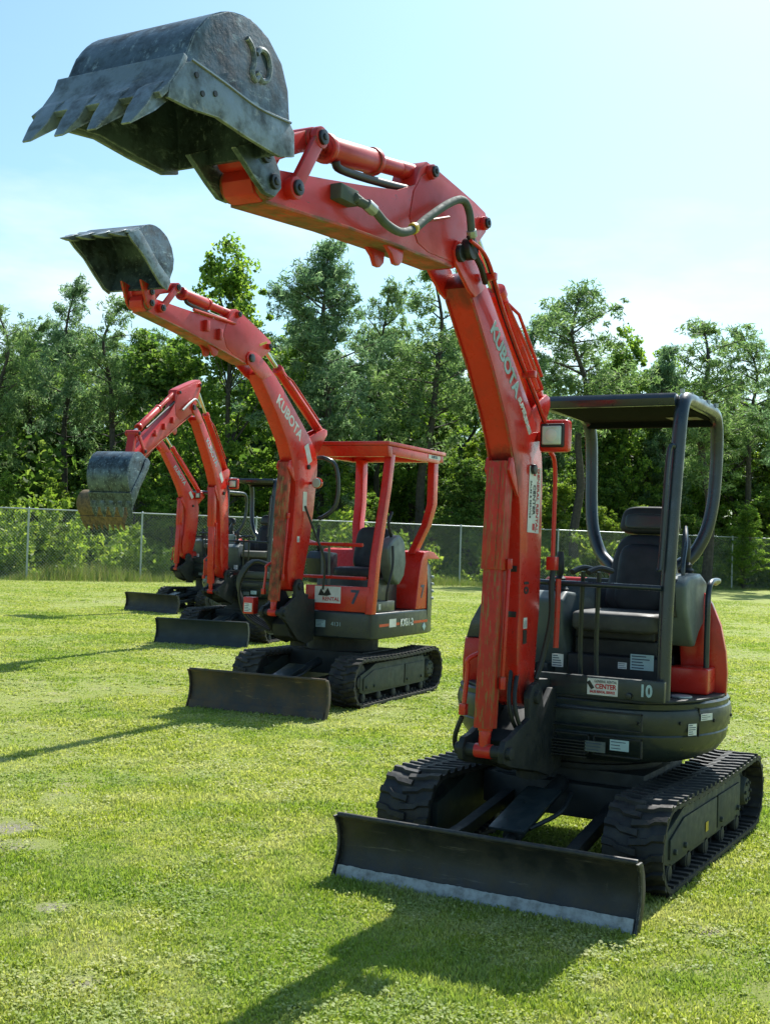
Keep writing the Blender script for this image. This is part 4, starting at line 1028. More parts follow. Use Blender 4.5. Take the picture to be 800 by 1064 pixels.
    a = Vector(bm_((1.50, 2.73))); b_ = Vector(bm_((1.0, 2.30))); d = (b_-a).normalized()
    text_mesh('lettering', 'KUBOTA', .15, 'white', boom, (q[0], y, q[1]), (d.x, 0, d.y), (d.y, 0, -d.x), bold=.004)
    q = bm_((.93, 2.19)); plate('sticker', 'white', boom, (q[0], y, q[1]), (-.45, 0, -.9), (-.9, 0, .45), .20, .09)
    q = bm_((.90, 1.72)); plate('sticker', 'white', boom, (q[0], y, q[1]), (0, 0, 1), (1, 0, 0), .20, .08)
    q = bm_((.93, 1.35)); plate('sticker', 'white', boom, (q[0], y, q[1]), (0, 0, 1), (1, 0, 0), .06, .05)
    q = am_((1.66, 3.16)); h = B(); h.box((q[0], YC+.066, q[1]), (.14, .004, .02), Matrix.Rotation(R(20), 3, 'Y')); h.build('mark', 'yellow', arm, bevel=0)
    # bent grab rail beside the boom
    h = B(); h.tube([(.62, .06, 2.50), (.66, .16, 2.49), (.62, .26, 2.42), (.60, .29, 2.20), (.60, .26, 2.0), (.60, .14, 1.90), (.60, .08, 1.88)], .022, 10)
    h.build('hose_loop', 'post', boom, bevel=0)
    # red box and hanging hoses at the boom's foot
    h = B(); h.box((1.02, -.44, .98), (.10, .12, .17)); bx = h.build('reflector_box', 'orange', root, bevel=.01)
    plate('sticker', 'white', bx, (1.0705, -.44, .96), (0, 1, 0), (0, 0, 1), .09, .09)
    for k in range(4):
        h = B(); x = .9-.05*k
        h.tube([(x, -.24, 1.35), (x+.05, -.45-.04*k, 1.42), (x+.05, -.62-.04*k, 1.18), (x, -.58, .88), (x-.1, -.35, .72)], .016, 8); h.build('hydraulic_hose', 'hose', root, bevel=0)
    h = B(); h.tube([(.72, -.02, 2.0), (.60, .05, 1.7), (.52, .12, 1.45), (.50, .10, 1.15)], .012, 8); h.build('hydraulic_hose', 'hose', root, bevel=0)
    # nozzle shapes on the arm: small pipe clamps
    for u_ in (2.55, 2.35):
        q = am_((u_, 2.99)); h = B(); h.box((q[0], YC+.08, q[1]), (.05, .04, .10)); h.build('pipe_clamp', 'orange_faded', arm, bevel=.008)
    q0, q1 = am_((2.15, 3.16)), am_((2.75, 3.05)); h = B(); h.tube([(q0[0], YC+.075, q0[1]), (q1[0], YC+.075, q1[1])], .014, 8, 0); h.build('hydraulic_pipe', 'orange_faded', arm, bevel=0)
    return root
machine_two()

# ------------------------------------------------------------------ third and fourth machines
def machine_far(loc, rz, label, P, mud=False):
    root = empty(NAME, (*loc, 0), rz)
    tag(root, label, 'excavator', GRP)
    common_tracks(root, P)
    modern_house(root, P)
    boom, arm, bm_, am_ = make_front(root, P)
    y = YC+.0715
    q = bm_((1.28, 2.53)); a = Vector(bm_((1.50, 2.73))); b_ = Vector(bm_((1.0, 2.30))); d = (b_-a).normalized()
    text_mesh('lettering', 'KUBOTA', .13, 'pale_ink', boom, (q[0], y, q[1]), (d.x, 0, d.y), (d.y, 0, -d.x), bold=.002)
    q = bm_((.98, 2.27)); plate('sticker', 'white', boom, (q[0], y, q[1]), (-.6, 0, -.8), (-.8, 0, .6), .17, .08)
    for k, (u_, ww) in enumerate(((2.85, .05), (2.62, .05), (2.40, .05))):
        q = am_((u_, 3.0)); h = B(); h.box((q[0], YC+.08, q[1]), (.05, .04, .09)); h.build('pipe_clamp', 'orange', arm, bevel=.008)
    q = am_((3.02, 2.92)); h = B()
    q0, q1, q2, q3 = am_((2.0, 3.02)), am_((1.80, 3.00)), am_((1.72, 2.86)), am_((1.86, 2.72))
    h = B(); h.tube([(q[0], YC+.10, q[1]) for q in (am_((2.15, 3.04)), am_((1.95, 3.06)), am_((1.78, 3.05)), am_((1.70, 2.92)))], .016, 8); h.build('hydraulic_hose', 'galv', arm, bevel=0)
    return root
machine_far((-9.799, -9.494), R(11), 'third excavator from the camera, grey bucket hanging down over a dark teal dozer blade',
    dict(F=(.86, 1.06), K=(1.26, 2.42), T=(2.13, 3.57), tip=(3.70, 2.70), bang=R(-56), dz=.12, cylfoot=(1.20, .80), paint='orange', worn='orange', arm_paint='orange_faded',
         bucket_w=.62, bucket_mats=('bucket', 'bucket_in', 'bucket'), teeth=5, detail=0, bucket_s=1.12, link=(3.22, 3.14), bcyl=.88, armcyl=.66, canopy_z=.0,
         blade_x=1.66, blade_hw=.765, blade_h=.37, blade_mat='blade_green', edge_mat='blade_green', tx0=-1.15, tx1=.98, th=.50, tw=.30, tyo=.745,
         rubber='rubber_old', cover='orange', hood='console', cushion='seat_pale', lamp=(.86, 2.50)))
machine_far((-15.493, -14.634), R(-5), 'farthest excavator of the row, muddy brown bucket hanging beside the fence',
    dict(F=(.80, 1.19), K=(.98, 2.46), T=(1.83, 3.70), tip=(2.86, 2.55), bang=R(-66), dz=.17, cylfoot=(1.06, .92), paint='orange', worn='orange', arm_paint='orange_faded',
         bucket_w=1.2, bucket_mats=('bucket_mud', 'bucket_mud', 'bucket_mud'), teeth=8, detail=0, bucket_s=1.05, link=(3.22, 3.14), bcyl=.88, armcyl=.66,
         blade_x=1.86, blade_hw=.765, blade_h=.38, blade_mat='blade', edge_mat='blade', tx0=-1.15, tx1=1.0, th=.50, tw=.30, tyo=.745,
         rubber='rubber_old', cover='orange', hood='console', cushion='seat_pale', lamp=(.60, 2.55)))

# ------------------------------------------------------------------ ground
FA = Vector((-23.06, -28.18)); FB = Vector((-49.82, -11.37)); FD = (FB-FA).normalized(); FN = Vector((FD.y, -FD.x))
if FN.dot(FA - Vector((CAM.x, CAM.y))) < 0: FN = -FN        # away from the camera
def fpt(s, off): return FA + FD*s + FN*off

WORN = [(2.1, -2.5, .24), (1.75, -2.75, .2), (2.67, -1.5, .09), (3.3, -.75, .12), (1.27, 1.02, .12), (-9.6, -2.4, .5)]
def lawn_material():
    m, n, l, p = new_mat('mown_lawn')
    tc = n.new('ShaderNodeTexCoord'); v = tc.outputs['Object']
    big = noise(n, l, .35, 5, .6, v); mid = noise(n, l, 2.6, 6, .65, v); fine = noise(n, l, 38, 6, .75, v)
    c = ramp(n, l, fine, [(.28, (.16, .19, .045)), (.5, (.26, .31, .075)), (.75, (.38, .40, .14))])
    dry = ramp(n, l, mid, [(.52, 0.0), (.72, 1.0)])
    straw = ramp(n, l, fine, [(.3, (.26, .25, .11)), (.75, (.46, .43, .26))])
    c2 = mixc(n, l, dry, c, straw)
    k = ramp(n, l, big, [(.56, 0.0), (.68, 1.0)])
    soil = ramp(n, l, fine, [(.3, (.17, .16, .10)), (.7, (.40, .37, .29))])
    k2 = n.new('ShaderNodeMath'); k2.operation = 'MULTIPLY'; l.new(k, k2.inputs[0]); l.new(ramp(n, l, noise(n, l, 6, 4, .6, v), [(.48, 0.0), (.6, 1.0)]), k2.inputs[1])
    fac = k2.outputs[0]
    for (wx_, wy_, wr) in WORN:
        dn = n.new('ShaderNodeVectorMath'); dn.operation = 'DISTANCE'; l.new(v, dn.inputs[0]); dn.inputs[1].default_value = (wx_, wy_, 0)
        jt = n.new('ShaderNodeMath'); jt.operation = 'MULTIPLY_ADD'; l.new(noise(n, l, 5, 5, .7, v), jt.inputs[0]); jt.inputs[1].default_value = wr*1.3; l.new(dn.outputs['Value'], jt.inputs[2])
        mr = n.new('ShaderNodeMapRange'); mr.inputs['From Min'].default_value = wr*1.75; mr.inputs['From Max'].default_value = wr*.9; l.new(jt.outputs[0], mr.inputs['Value'])
        mxn = n.new('ShaderNodeMath'); mxn.operation = 'MAXIMUM'; l.new(fac, mxn.inputs[0]); l.new(mr.outputs[0], mxn.inputs[1]); fac = mxn.outputs[0]
    c3 = mixc(n, l, fac, c2, soil)
    l.new(c3, p.inputs['Base Color']); p.inputs['Roughness'].default_value = .9; p.inputs['Specular IOR Level'].default_value = .15
    b = n.new('ShaderNodeBump'); b.inputs['Strength'].default_value = .8; b.inputs['Distance'].default_value = .03
    l.new(noise(n, l, 55, 6, .8, v), b.inputs['Height']); l.new(b.outputs[0], p.inputs['Normal'])
    return m
MT['lawn'] = lawn_material()
g = B()
gv = {}
xs = list(np.linspace(-160, 60, 45)); ys = list(np.linspace(-140, 120, 53))
for i, x in enumerate(xs):
    for j, y in enumerate(ys):
        gv[i, j] = g.bm.verts.new((x, y, 0))
for i in range(len(xs)-1):
    for j in range(len(ys)-1):
        g.bm.faces.new((gv[i, j], gv[i+1, j], gv[i+1, j+1], gv[i, j+1]))
for sx in (-1,):
    pass
go = g.build('ground', 'lawn', None, bevel=0); tag(go, kind='structure')
s = B(); s.box((0, 0, -1.02), (3000, 3000, 1.0)); far = s.build('far_ground', 'lawn', None, bevel=0); tag(far, kind='structure')

def leaf_mat(name, cols, trans=.35, rough=.6, straw=False, tint=(1.5, 1.55, .8, 1)):
    """foliage: each leaf island its own shade, some light let through"""
    m = bpy.data.materials.new(name); m.use_nodes = True; n = m.node_tree.nodes; l = m.node_tree.links; p = n['Principled BSDF']; out = n['Material Output']
    geo = n.new('ShaderNodeNewGeometry')
    c = ramp(n, l, geo.outputs['Random Per Island'], [(i/(len(cols)-1), q) for i, q in enumerate(cols)])
    if straw:
        tc = n.new('ShaderNodeTexCoord'); f = ramp(n, l, noise(n, l, 1.9, 8, .74, tc.outputs['Object']), [(.46, 0.0), (.62, .85)])
        c = mixc(n, l, f, c, (.50, .49, .27))
        f = ramp(n, l, noise(n, l, .6, 7, .72, tc.outputs['Object']), [(.46, 0.0), (.58, .65)])
        c = mixc(n, l, f, c, (.17, .28, .04))
    l.new(c, p.inputs['Base Color']); p.inputs['Roughness'].default_value = rough; p.inputs['Specular IOR Level'].default_value = .3
    t = n.new('ShaderNodeBsdfTranslucent'); mx = n.new('ShaderNodeMixShader'); mx.inputs[0].default_value = trans
    br = n.new('ShaderNodeMix'); br.data_type = 'RGBA'; br.blend_type = 'MULTIPLY'; br.inputs[0].default_value = 1; br.inputs[7].default_value = tint
    l.new(c, br.inputs[6]); l.new(br.outputs[2], t.inputs['Color'])
    l.new(p.outputs[0], mx.inputs[1]); l.new(t.outputs[0], mx.inputs[2]); l.new(mx.outputs[0], out.inputs['Surface'])
    return m
MT['blade_grass'] = leaf_mat('grass_blades', [(.17, .22, .035), (.28, .33, .055), (.38, .43, .09), (.56, .54, .27)], .40, straw=True)
MT['pine'] = leaf_mat('pine_needles', [(.07, .12, .05), (.125, .20, .08), (.20, .29, .125), (.32, .39, .19)], .5, tint=(1.35, 1.5, 1.0, 1))
MT['pine_blue'] = leaf_mat('blue_green_pine_needles', [(.07, .125, .065), (.12, .195, .10), (.19, .285, .16), (.31, .38, .23)], .5, tint=(1.3, 1.5, 1.15, 1))
MT['leaf'] = leaf_mat('broad_leaves', [(.075, .14, .03), (.13, .23, .045), (.20, .31, .065), (.30, .39, .09)], .6)
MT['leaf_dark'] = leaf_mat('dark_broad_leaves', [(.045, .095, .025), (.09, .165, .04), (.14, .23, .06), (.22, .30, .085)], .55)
MT['leaf_bright'] = leaf_mat('bright_shrub_leaves', [(.08, .14, .025), (.14, .22, .035), (.21, .29, .05), (.28, .34, .08)], .55)
MT['weed'] = leaf_mat('weed_stalks', [(.09, .15, .035), (.16, .23, .06), (.22, .25, .10), (.28, .25, .15)], .35)
MT['bark'] = weathered('pine_bark', (.050, .042, .036), (.10, .088, .075), .9, (.45, .7), 9, bump=.6)

def mesh_obj(name, verts, faces, mat, parent=None, nper=3):
    me = bpy.data.meshes.new(name); nv = len(verts); nf = len(faces)
    me.vertices.add(nv); me.vertices.foreach_set('co', np.asarray(verts, np.float32).ravel())
    me.loops.add(nf*nper); me.loops.foreach_set('vertex_index', np.asarray(faces, np.int32).ravel())
    me.polygons.add(nf); me.polygons.foreach_set('loop_start', np.arange(0, nf*nper, nper, dtype=np.int32))
    me.polygons.foreach_set('loop_total', np.full(nf, nper, np.int32))
    me.update(); me.validate()
    me.materials.append(MT[mat] if isinstance(mat, str) else mat)
    o = bpy.data.objects.new(name, me); COL.objects.link(o)
    if parent: o.parent = parent
    return o

# grass blades, dense near the camera and thinning with distance
def grass_field():
    N = 900000
    c2 = np.array([CAM.x, CAM.y]); f2 = np.array([fw.x, fw.y]); f2 /= np.linalg.norm(f2); r2 = np.array([-f2[1], f2[0]]) * -1
    r2 = np.array([rt.x, rt.y]); r2 /= np.linalg.norm(r2)
    u = RNG.random(N); d = 3.4*np.exp(u*np.log(42/3.4))            # constant number per log-distance
    half = .36
    s = (RNG.random(N)*2-1)*half*d*1.12
    P = c2 + d[:, None]*f2 + s[:, None]*r2
    # bare, worn spots
    def vnoise(P, cell, seed):
        g = np.random.default_rng(seed).random((256, 256)); q = P/cell+60; i0 = np.floor(q).astype(int); f = q-i0; f = f*f*(3-2*f); i0 %= 255
        a = g[i0[:, 0], i0[:, 1]]; b_ = g[i0[:, 0]+1, i0[:, 1]]; c_ = g[i0[:, 0], i0[:, 1]+1]; d_ = g[i0[:, 0]+1, i0[:, 1]+1]
        return a*(1-f[:, 0])*(1-f[:, 1])+b_*f[:, 0]*(1-f[:, 1])+c_*(1-f[:, 0])*f[:, 1]+d_*f[:, 0]*f[:, 1]
    pat = .5*vnoise(P, 1.7, 1)+.28*vnoise(P, .5, 2)+.22*vnoise(P, .14, 3)
    pat = np.clip((pat-.50)*5, 0, 1)
    for wx_, wy_, wr in WORN:
        dd_ = np.hypot(P[:, 0]-wx_, P[:, 1]-wy_) + (vnoise(P, .16, 5)-.5)*wr*1.6
        pat = np.maximum(pat, 1.02*np.clip((wr*1.25-dd_)/(wr*.6), 0, 1))
    keep = RNG.random(N) > pat*.86
    P = P[keep]; d = d[keep]; pat = pat[keep]; N = len(P)
    h = (.007+.014*RNG.random(N)**2.0)*(1+.20*np.sin(P[:, 0]*3.1)*np.sin(P[:, 1]*2.3)) * (1.1-.45*pat) * (.62+.95*np.clip(vnoise(P, .22, 21)*.6+vnoise(P, .07, 22)*.4, 0, 1)**1.3*1.2)
    wd = (.0022+.0022*RNG.random(N))*np.clip(d/5.0, 1, 4.5)
    az = RNG.random(N)*2*np.pi; lean = (.15+.75*RNG.random(N))*h
    a2 = RNG.random(N)*2*np.pi
    dx, dy = np.cos(az)*wd, np.sin(az)*wd
    lx, ly = np.cos(a2)*lean, np.sin(a2)*lean
    V = np.zeros((N, 5, 3))
    V[:, 0] = np.stack([P[:, 0]-dx, P[:, 1]-dy, -.002+0*dx], 1); V[:, 1] = np.stack([P[:, 0]+dx, P[:, 1]+dy, -.002+0*dx], 1)
    V[:, 2] = np.stack([P[:, 0]+dx*.8+lx*.4, P[:, 1]+dy*.8+ly*.4, h*.6], 1); V[:, 3] = np.stack([P[:, 0]-dx*.8+lx*.4, P[:, 1]-dy*.8+ly*.4, h*.6], 1)
    V[:, 4] = np.stack([P[:, 0]+lx, P[:, 1]+ly, h], 1)
    base = np.arange(N)[:, None]*5
    F = np.concatenate([base+[0, 1, 2], base+[0, 2, 3], base+[3, 2, 4]], 1).reshape(-1, 3)
    # flat little clover and weed leaves
    K = 60000; u = RNG.random(K); dd = 3.4*np.exp(u*np.log(20/3.4)); ss = (RNG.random(K)*2-1)*half*dd*1.12
    Q = c2+dd[:, None]*f2+ss[:, None]*r2; Q = Q[vnoise(Q, .35, 8)*.6+.4*vnoise(Q, .11, 9) > .42+.35*RNG.random(K)]; K = len(Q); C = np.repeat(Q, 4, 0)+RNG.normal(0, .016, (K*4, 2)); K = len(C)
    r_ = (.003+.006*RNG.random(K))*np.clip(np.repeat(np.linalg.norm(Q-c2, axis=1), 4)/7, 1, 2); a = RNG.random(K)*6.28; z = .004+.020*RNG.random(K)
    W = np.zeros((K, 5, 3))
    for i_ in range(5):
        t_ = a+i_*2*np.pi/5; W[:, i_, 0] = C[:, 0]+np.cos(t_)*r_; W[:, i_, 1] = C[:, 1]+np.sin(t_)*r_; W[:, i_, 2] = np.maximum(z+RNG.normal(0, .003, K), .001)
    b2 = np.arange(K)[:, None]*5
    W_F = np.concatenate([b2+[0, 1, 2], b2+[0, 2, 3], b2+[0, 3, 4]], 1).reshape(-1, 3)+N*5
    V = np.concatenate([V, W]); F = np.concatenate([F, W_F])
    o = mesh_obj('lawn_grass', V.reshape(-1, 3), F, 'blade_grass'); tag(o, 'short sunlit yellow-green grass of the mown field', 'grass', kind='stuff')
grass_field()

# ------------------------------------------------------------------ foliage kit
def leaves(centres, radii, n, size, elong=1.0, droop=0.0, flat=.8):
    """n leaf quads scattered in each clump"""
    C = np.repeat(np.asarray(centres), n, 0); Rr = np.repeat(np.asarray(radii), n)
    K = len(C)
    v = RNG.normal(size=(K, 3)); v /= np.linalg.norm(v, axis=1)[:, None]
    rad = RNG.random(K)**.45
    P = C + v*rad[:, None]*Rr[:, None]*np.array([1, 1, flat])
    a = RNG.normal(size=(K, 3)); a[:, 2] -= droop; a /= np.linalg.norm(a, axis=1)[:, None]
    b = np.cross(a, RNG.normal(size=(K, 3))); b /= np.linalg.norm(b, axis=1)[:, None]
    s = size*(.6+.8*RNG.random(K))
    A = a*(s*elong)[:, None]*.5; Bv = b*s[:, None]*.5
    V = np.stack([P-A, P+Bv*.9, P+A, P-Bv*.9], 1)
    return V
def quads_obj(name, V, mat, parent=None):
    K = len(V); F = np.arange(K*4).reshape(K, 4)
    return mesh_obj(name, V.reshape(-1, 3), F, mat, parent, 4)
def limb(b, p0, p1, r0, r1, bend=.1, seg=6, n=3):
    p0 = Vector(p0); p1 = Vector(p1); m = (p0+p1)/2 + Vector((random.uniform(-bend, bend), random.uniform(-bend, bend), random.uniform(-bend*.4, bend)))
    b.tube([p0, m, p1], lambda t: r0+(r1-r0)*t, seg, n)

def pine_tree(h, first, spread, mat, dens=1.0, name='pine_tree', top_round=.6, step=(.016, .036)):
    """tall pine: straight trunk, bare low, irregular up-curved boughs carrying flat plumes of needle tufts"""
    root = empty(name)
    b = B(); tw = [(random.uniform(-.12, .12)*k, random.uniform(-.12, .12)*k, h*k/6) for k in range(7)]
    r0 = .013*h
    b.tube(tw, lambda t: r0*(1-t)**.8+.02, 8, 4)
    cent = []; rad = []
    z = h*first
    def stem(z):
        i0 = min(5, int(z/h*6)); u = z/h*6-i0
        return tw[i0][0]*(1-u)+tw[i0+1][0]*u, tw[i0][1]*(1-u)+tw[i0+1][1]*u
    for k in range(5):                       # dead snags under the crown
        zz = h*random.uniform(first*.5, first); a = random.uniform(0, 6.28); cx, cy = stem(zz); l_ = random.uniform(.4, 1.3)
        limb(b, (cx, cy, zz), (cx+math.cos(a)*l_, cy+math.sin(a)*l_, zz+random.uniform(-.3, .4)), .03, .01, .1, 5)
    while z < h*.985:
        t = (z/h-first)/(1-first)
        L = spread*(1-t)**top_round*(.4+.8*random.random())*(.55+.45*min(1, t*4+.25))
        k = random.choice((1, 2, 2, 3))
        a0 = random.uniform(0, 6.28)
        for i in range(k):
            a = a0+6.28*i/k+random.uniform(-.6, .6); l_ = max(.35, L*random.uniform(.6, 1.15))
            cx, cy = stem(z)
            rise = random.uniform(.05, .75)
            e = (cx+math.cos(a)*l_, cy+math.sin(a)*l_, z+l_*rise)
            limb(b, (cx, cy, z), e, .018*l_+.015, .008, .12*l_, 5)
            nn = max(5, int(l_*6.5))
            for q in range(nn):
                s_ = .30+.72*random.random()**.7; wob = .26*l_*(1.15-s_)+.12
                cent.append((cx+(e[0]-cx)*s_+random.gauss(0, wob), cy+(e[1]-cy)*s_+random.gauss(0, wob), z+(e[2]-z)*s_+random.gauss(.10, .12*l_+.10)))
                rad.append(random.uniform(.14, .40))
        z += h*random.uniform(*step)
    for q in range(6): cent.append((tw[-1][0]+random.gauss(0, .12), tw[-1][1]+random.gauss(0, .12), h-random.uniform(0, .7))); rad.append(.22)
    b.build('trunk', 'bark', root, bevel=0)
    quads_obj('crown', leaves(cent, rad, int(33*dens), .055, 4.6, -.6, .95), mat, root)
    return root

def leafy_tree(h, w_, mat, first=.25, dens=1.0, name='broadleaf_tree', size=.125):
    root = empty(name); b = B(); r0 = .013*h
    tr = [(random.uniform(-.2, .2)*k, random.uniform(-.2, .2)*k, h*.95*k/5) for k in range(6)]
    b.tube(tr, lambda t: r0*(1-t)+.02, 8, 4)
    cent = []; rad = []
    for i in range(int(64*max(1, w_/2.6))):
        t = random.random()**.8; z = h*(first+(1-first)*t)
        prof = math.sin(math.pi*min(1, .18+t*.84))**.7
        a = random.uniform(0, 6.28); l_ = w_*prof*random.uniform(.2, 1.1)
        k = min(4, int(z*.8/h*5.5)); base = Vector(tr[k])
        e = Vector((base.x+math.cos(a)*l_, base.y+math.sin(a)*l_, z+random.uniform(0, .5)))
        if i % 2 == 0: limb(b, base, e, .05*(1-t)+.015, .008, .2, 5)
        for q in range(6):
            f = random.uniform(.45, 1.08)
            cent.append((base.x+(e.x-base.x)*f+random.gauss(0, .30), base.y+(e.y-base.y)*f+random.gauss(0, .30), base.z+(e.z-base.z)*f+random.gauss(0, .25))); rad.append(random.uniform(.16, .48))
    for q in range(8): cent.append((tr[-1][0]+random.gauss(0, .15), tr[-1][1]+random.gauss(0, .15), h-random.uniform(0, 1.0))); rad.append(.25)
    b.build('trunk', 'bark', root, bevel=0)
    quads_obj('crown', leaves(cent, rad, int(52*dens), size, 1.3, .2, .75), mat, root)
    return root

def copy_tree(o, loc, rz, sc, label=None, group=None):
    c = o.copy(); COL.objects.link(c); c.location = loc; c.rotation_euler = (0, 0, rz); c.scale = sc
    for ch in list(o.children):
        d = ch.copy(); COL.objects.link(d); d.parent = c
    if label: c['label'] = label
    if group: c['group'] = group
    return c

# pixel column -> place at a given depth beyond the camera, worked out once: (lateral, depth) along the view
F2 = Vector((fw.x, fw.y)).normalized(); R2 = Vector((-F2.y, F2.x)) * -1
if R2.dot(Vector((rt.x, rt.y))) < 0: R2 = -R2
def spot(lat, dep):
    v = Vector((CAM.x, CAM.y)) + F2*dep + R2*lat*dep
    return (v.x, v.y, 0)

protos = dict(
    p1=pine_tree(14, .36, 2.7, 'pine', 1.1), p2=pine_tree(14, .45, 2.2, 'pine_blue', 1.1), p3=pine_tree(14, .15, 3.2, 'pine_blue', 1.3, step=(.010, .022)),
    p4=pine_tree(14, .50, 2.9, 'pine', 1.0, top_round=.45),
    l1=leafy_tree(12, 2.8, 'leaf', .15), l2=leafy_tree(10, 2.6, 'leaf_dark', .12), l3=leafy_tree(8, 2.2, 'leaf_bright', .05))
used = set()
def put(kind, lat, dep, h, rz, label, cat, group=None, wx=1.0):
    base = {'p1': 14, 'p2': 14, 'p3': 14, 'p4': 14, 'l1': 12, 'l2': 10, 'l3': 8}[kind]
    k = h/base; o = protos[kind]; loc = spot(lat, dep)
    if kind in used: o = copy_tree(o, loc, rz, (k*wx, k*wx, k))
    else: used.add(kind); o.location = loc; o.rotation_euler = (0, 0, rz); o.scale = (k*wx, k*wx, k)
    o['label'] = label; o['category'] = cat
    if group: o['group'] = group
    elif 'group' in o: del o['group']
    return o
def L_(px): return (px-400)/1272.9
GT = 'tall trees at the edge of the wood'
# hero trees: px column, depth, top height
def H(px, ytop, dep):
    hor = 562.4 + .0323*(px-400); return 1.667 + (hor-ytop)/1272.9*dep
for kind, px, yt, dep, rz, lab, wx in (
    ('p2', 68, 288, 58, .3, 'tall slim pine near the left edge, its bare straight trunk showing', 1.0),
    ('p1', 118, 303, 57, 1.4, 'pine with crooked boughs right of the slim left pine, dark trunk bare below', 1.15),
    ('p4', 28, 335, 62, 2.2, 'loose pine second from the left edge of the picture', 1.1),
    ('p1', -8, 312, 56, 4.0, 'pine cut off by the left edge of the picture', 1.0),
    ('l1', 228, 268, 56, .8, 'tall bright broadleaf tree with a spiky top right of the second raised bucket', .95),
    ('l2', 180, 345, 58, 2.8, 'dark broadleaf tree under the second raised bucket', 1.2),
    ('p3', 335, 252, 55, 1.1, 'tallest and widest pine, blue-green, left of the nearest boom', 1.12),
    ('p2', 293, 290, 60, 3.9, 'narrow pine close behind the left flank of the widest pine', 1.1),
    ('p1', 437, 272, 56, 5.1, 'dark pine just left of the nearest excavator boom, long bare branches', 1.2),
    ('p4', 392, 300, 61, .9, 'thin pine between the widest pine and the nearest boom', .9),
    ('p4', 600, 298, 54, 3.0, 'pine with a round open crown above the nearest canopy', 1.25),
    ('p2', 556, 318, 60, 1.9, 'pine right behind the nearest boom, partly hidden by it', 1.1),
    ('l1', 640, 355, 62, 2.0, 'broadleaf tree filling the dip between the two right-hand pines', .9),
    ('p1', 735, 330, 54, 2.5, 'large pine with feathery tiers at the right side of the picture', 1.4),
    ('p3', 690, 362, 62, .2, 'bushy pine left of the feathery right-hand pine', .9),
    ('p4', 775, 345, 60, 4.4, 'pine with a bare lower trunk near the right edge', 1.1),
    ('p2', 822, 322, 53, 5.5, 'pine cut off by the right edge of the picture', 1.1)):
    put(kind, L_(px), dep, H(px, yt, dep), rz, lab, 'tree', GT, wx)
# the wood behind, one tree hardly told from the next
GB = 'trees inside the wood'
i = 0
for row, (dep, n_, y0, y1) in enumerate(((62, 15, 365, 440), (67, 17, 345, 420), (73, 17, 335, 410))):
    for k in range(n_):
        px = -40 + 900*(k+random.uniform(.1, .9))/n_
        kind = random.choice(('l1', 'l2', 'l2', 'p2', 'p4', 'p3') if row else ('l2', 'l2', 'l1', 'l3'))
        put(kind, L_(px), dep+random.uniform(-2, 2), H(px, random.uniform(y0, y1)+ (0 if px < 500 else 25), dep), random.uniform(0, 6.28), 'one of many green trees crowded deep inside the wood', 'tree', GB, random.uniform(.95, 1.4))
GL = 'leafy young trees behind the fence'
for k in range(17):
    px = -30 + 870*(k+random.uniform(.1, .9))/17
    dep = 49 + 7*max(0, px)/800 + random.uniform(0, 3)
    put(random.choice(('l3', 'l2', 'l1')), L_(px), dep, random.uniform(2.6, 5.4), random.uniform(0, 6.28), 'one of the low leafy young trees crowding behind the fence', 'tree', GL, random.uniform(1.0, 1.5))
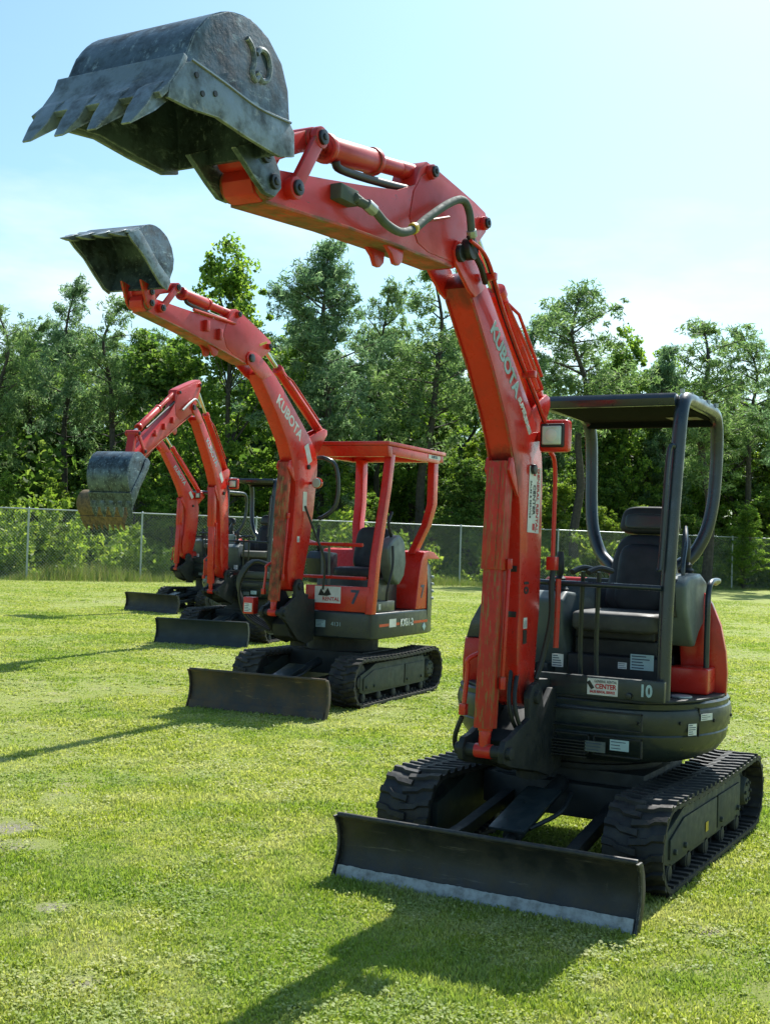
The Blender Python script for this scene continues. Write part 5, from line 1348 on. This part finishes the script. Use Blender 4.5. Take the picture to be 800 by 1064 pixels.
# forest floor mass and dark depth
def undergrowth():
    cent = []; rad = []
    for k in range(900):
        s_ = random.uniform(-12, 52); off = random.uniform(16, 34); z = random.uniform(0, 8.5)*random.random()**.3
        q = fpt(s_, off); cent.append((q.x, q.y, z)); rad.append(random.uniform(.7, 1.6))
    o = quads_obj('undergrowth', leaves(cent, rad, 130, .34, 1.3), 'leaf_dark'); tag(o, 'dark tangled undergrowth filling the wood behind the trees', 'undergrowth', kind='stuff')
undergrowth()
def shrubs():
    cent = []; rad = []
    for k in range(420):
        s_ = random.uniform(-8, 44); off = random.uniform(.6, 4.5)
        hh = (.9+1.6*random.random())*(.7+.5*math.sin(s_*.55+1)+.25*math.sin(s_*1.7))
        for z in np.arange(.2, max(hh, .5), .4):
            q = fpt(s_+random.uniform(-.4, .4), off+random.uniform(-.3, .3)); cent.append((q.x, q.y, z)); rad.append(random.uniform(.2, .5))
    o = quads_obj('shrubs', leaves(cent, rad, 60, .11, 1.6, .1), 'leaf_bright'); tag(o, 'bright leafy brambles and shrubs massed just behind the fence', 'undergrowth', kind='stuff')
    # dry weeds at the foot of the fence, both sides
    N = 42000
    s_ = RNG.uniform(-8, 44, N); off = RNG.normal(.5, .8, N)
    hmax = .12+.22*np.clip(np.sin(s_*.9)+np.sin(s_*.37+1), 0, 2)+(.30*np.exp(-((s_-4)/3.5)**2))
    h = hmax*(.3+.7*RNG.random(N)); P = np.array([FA.x, FA.y])+s_[:, None]*np.array([FD.x, FD.y])+off[:, None]*np.array([FN.x, FN.y])
    az = RNG.random(N)*6.28; w2 = .005+.008*RNG.random(N); l2 = RNG.normal(0, .25, (N, 2))*h[:, None]
    V = np.zeros((N, 3, 3)); V[:, 0, :2] = P-np.stack([np.cos(az)*w2, np.sin(az)*w2], 1); V[:, 1, :2] = P+np.stack([np.cos(az)*w2, np.sin(az)*w2], 1)
    V[:, 2, :2] = P+l2; V[:, 2, 2] = h
    o = mesh_obj('weeds', V.reshape(-1, 3), np.arange(N*3).reshape(N, 3), 'weed'); tag(o, 'dry straw-coloured weeds along the foot of the fence', 'weeds', kind='stuff')
shrubs()

# ------------------------------------------------------------------ chain link fence
def fence():
    root = empty('chain_link_fence', (FA.x, FA.y, 0), math.atan2(FD.y, FD.x))
    tag(root, 'long galvanised chain-link fence running in front of the wood', 'fence')
    Ht = 2.40; s0, s1 = -8.6, 41.6
    for x in (-8.5, -4.2, 0, 3.9, 8.2, 12.6, 17, 21.8, 26.7, 31.6, 36.6, 41.5):
        b = B(); b.cyl((x, 0, -.05), (x, 0, Ht), .035, seg=10); b.cyl((x, 0, Ht), (x, 0, Ht+.04), .042, .015, seg=10)
        b.build('post', 'galv', root, bevel=0)
    b = B(); b.cyl((s0, .0, Ht-.03), (s1, .0, Ht-.03), .024, seg=8); b.build('top_rail', 'galv', root, bevel=0)
    V = []; F = []; r = .0016; pitch = .11
    H_ = Ht-.05
    k0 = int((s0-H_)/pitch); k1 = int(s1/pitch)
    for sg in (1, -1):
        for k in range(k0, k1):
            x0 = k*pitch; a = (x0, .03) if sg > 0 else (x0, H_); c = (x0+H_, H_) if sg > 0 else (x0+H_, .03)
            if a[0] < s0 or c[0] > s1: continue
            n = len(V); y = sg*.004
            dx, dz = c[0]-a[0], c[1]-a[1]; L = math.hypot(dx, dz); nx, nz = -dz/L*r, dx/L*r
            for px_, pz in (a, c): V += [(px_+nx, y, pz+nz), (px_-nx, y, pz-nz), (px_, y+r*1.7, pz)]
            F += [(n, n+1, n+4, n+3), (n+1, n+2, n+5, n+4), (n+2, n, n+3, n+5)]
    mesh_obj('wire_mesh', np.array(V), np.array(F), 'wire', root, 4)
fence()
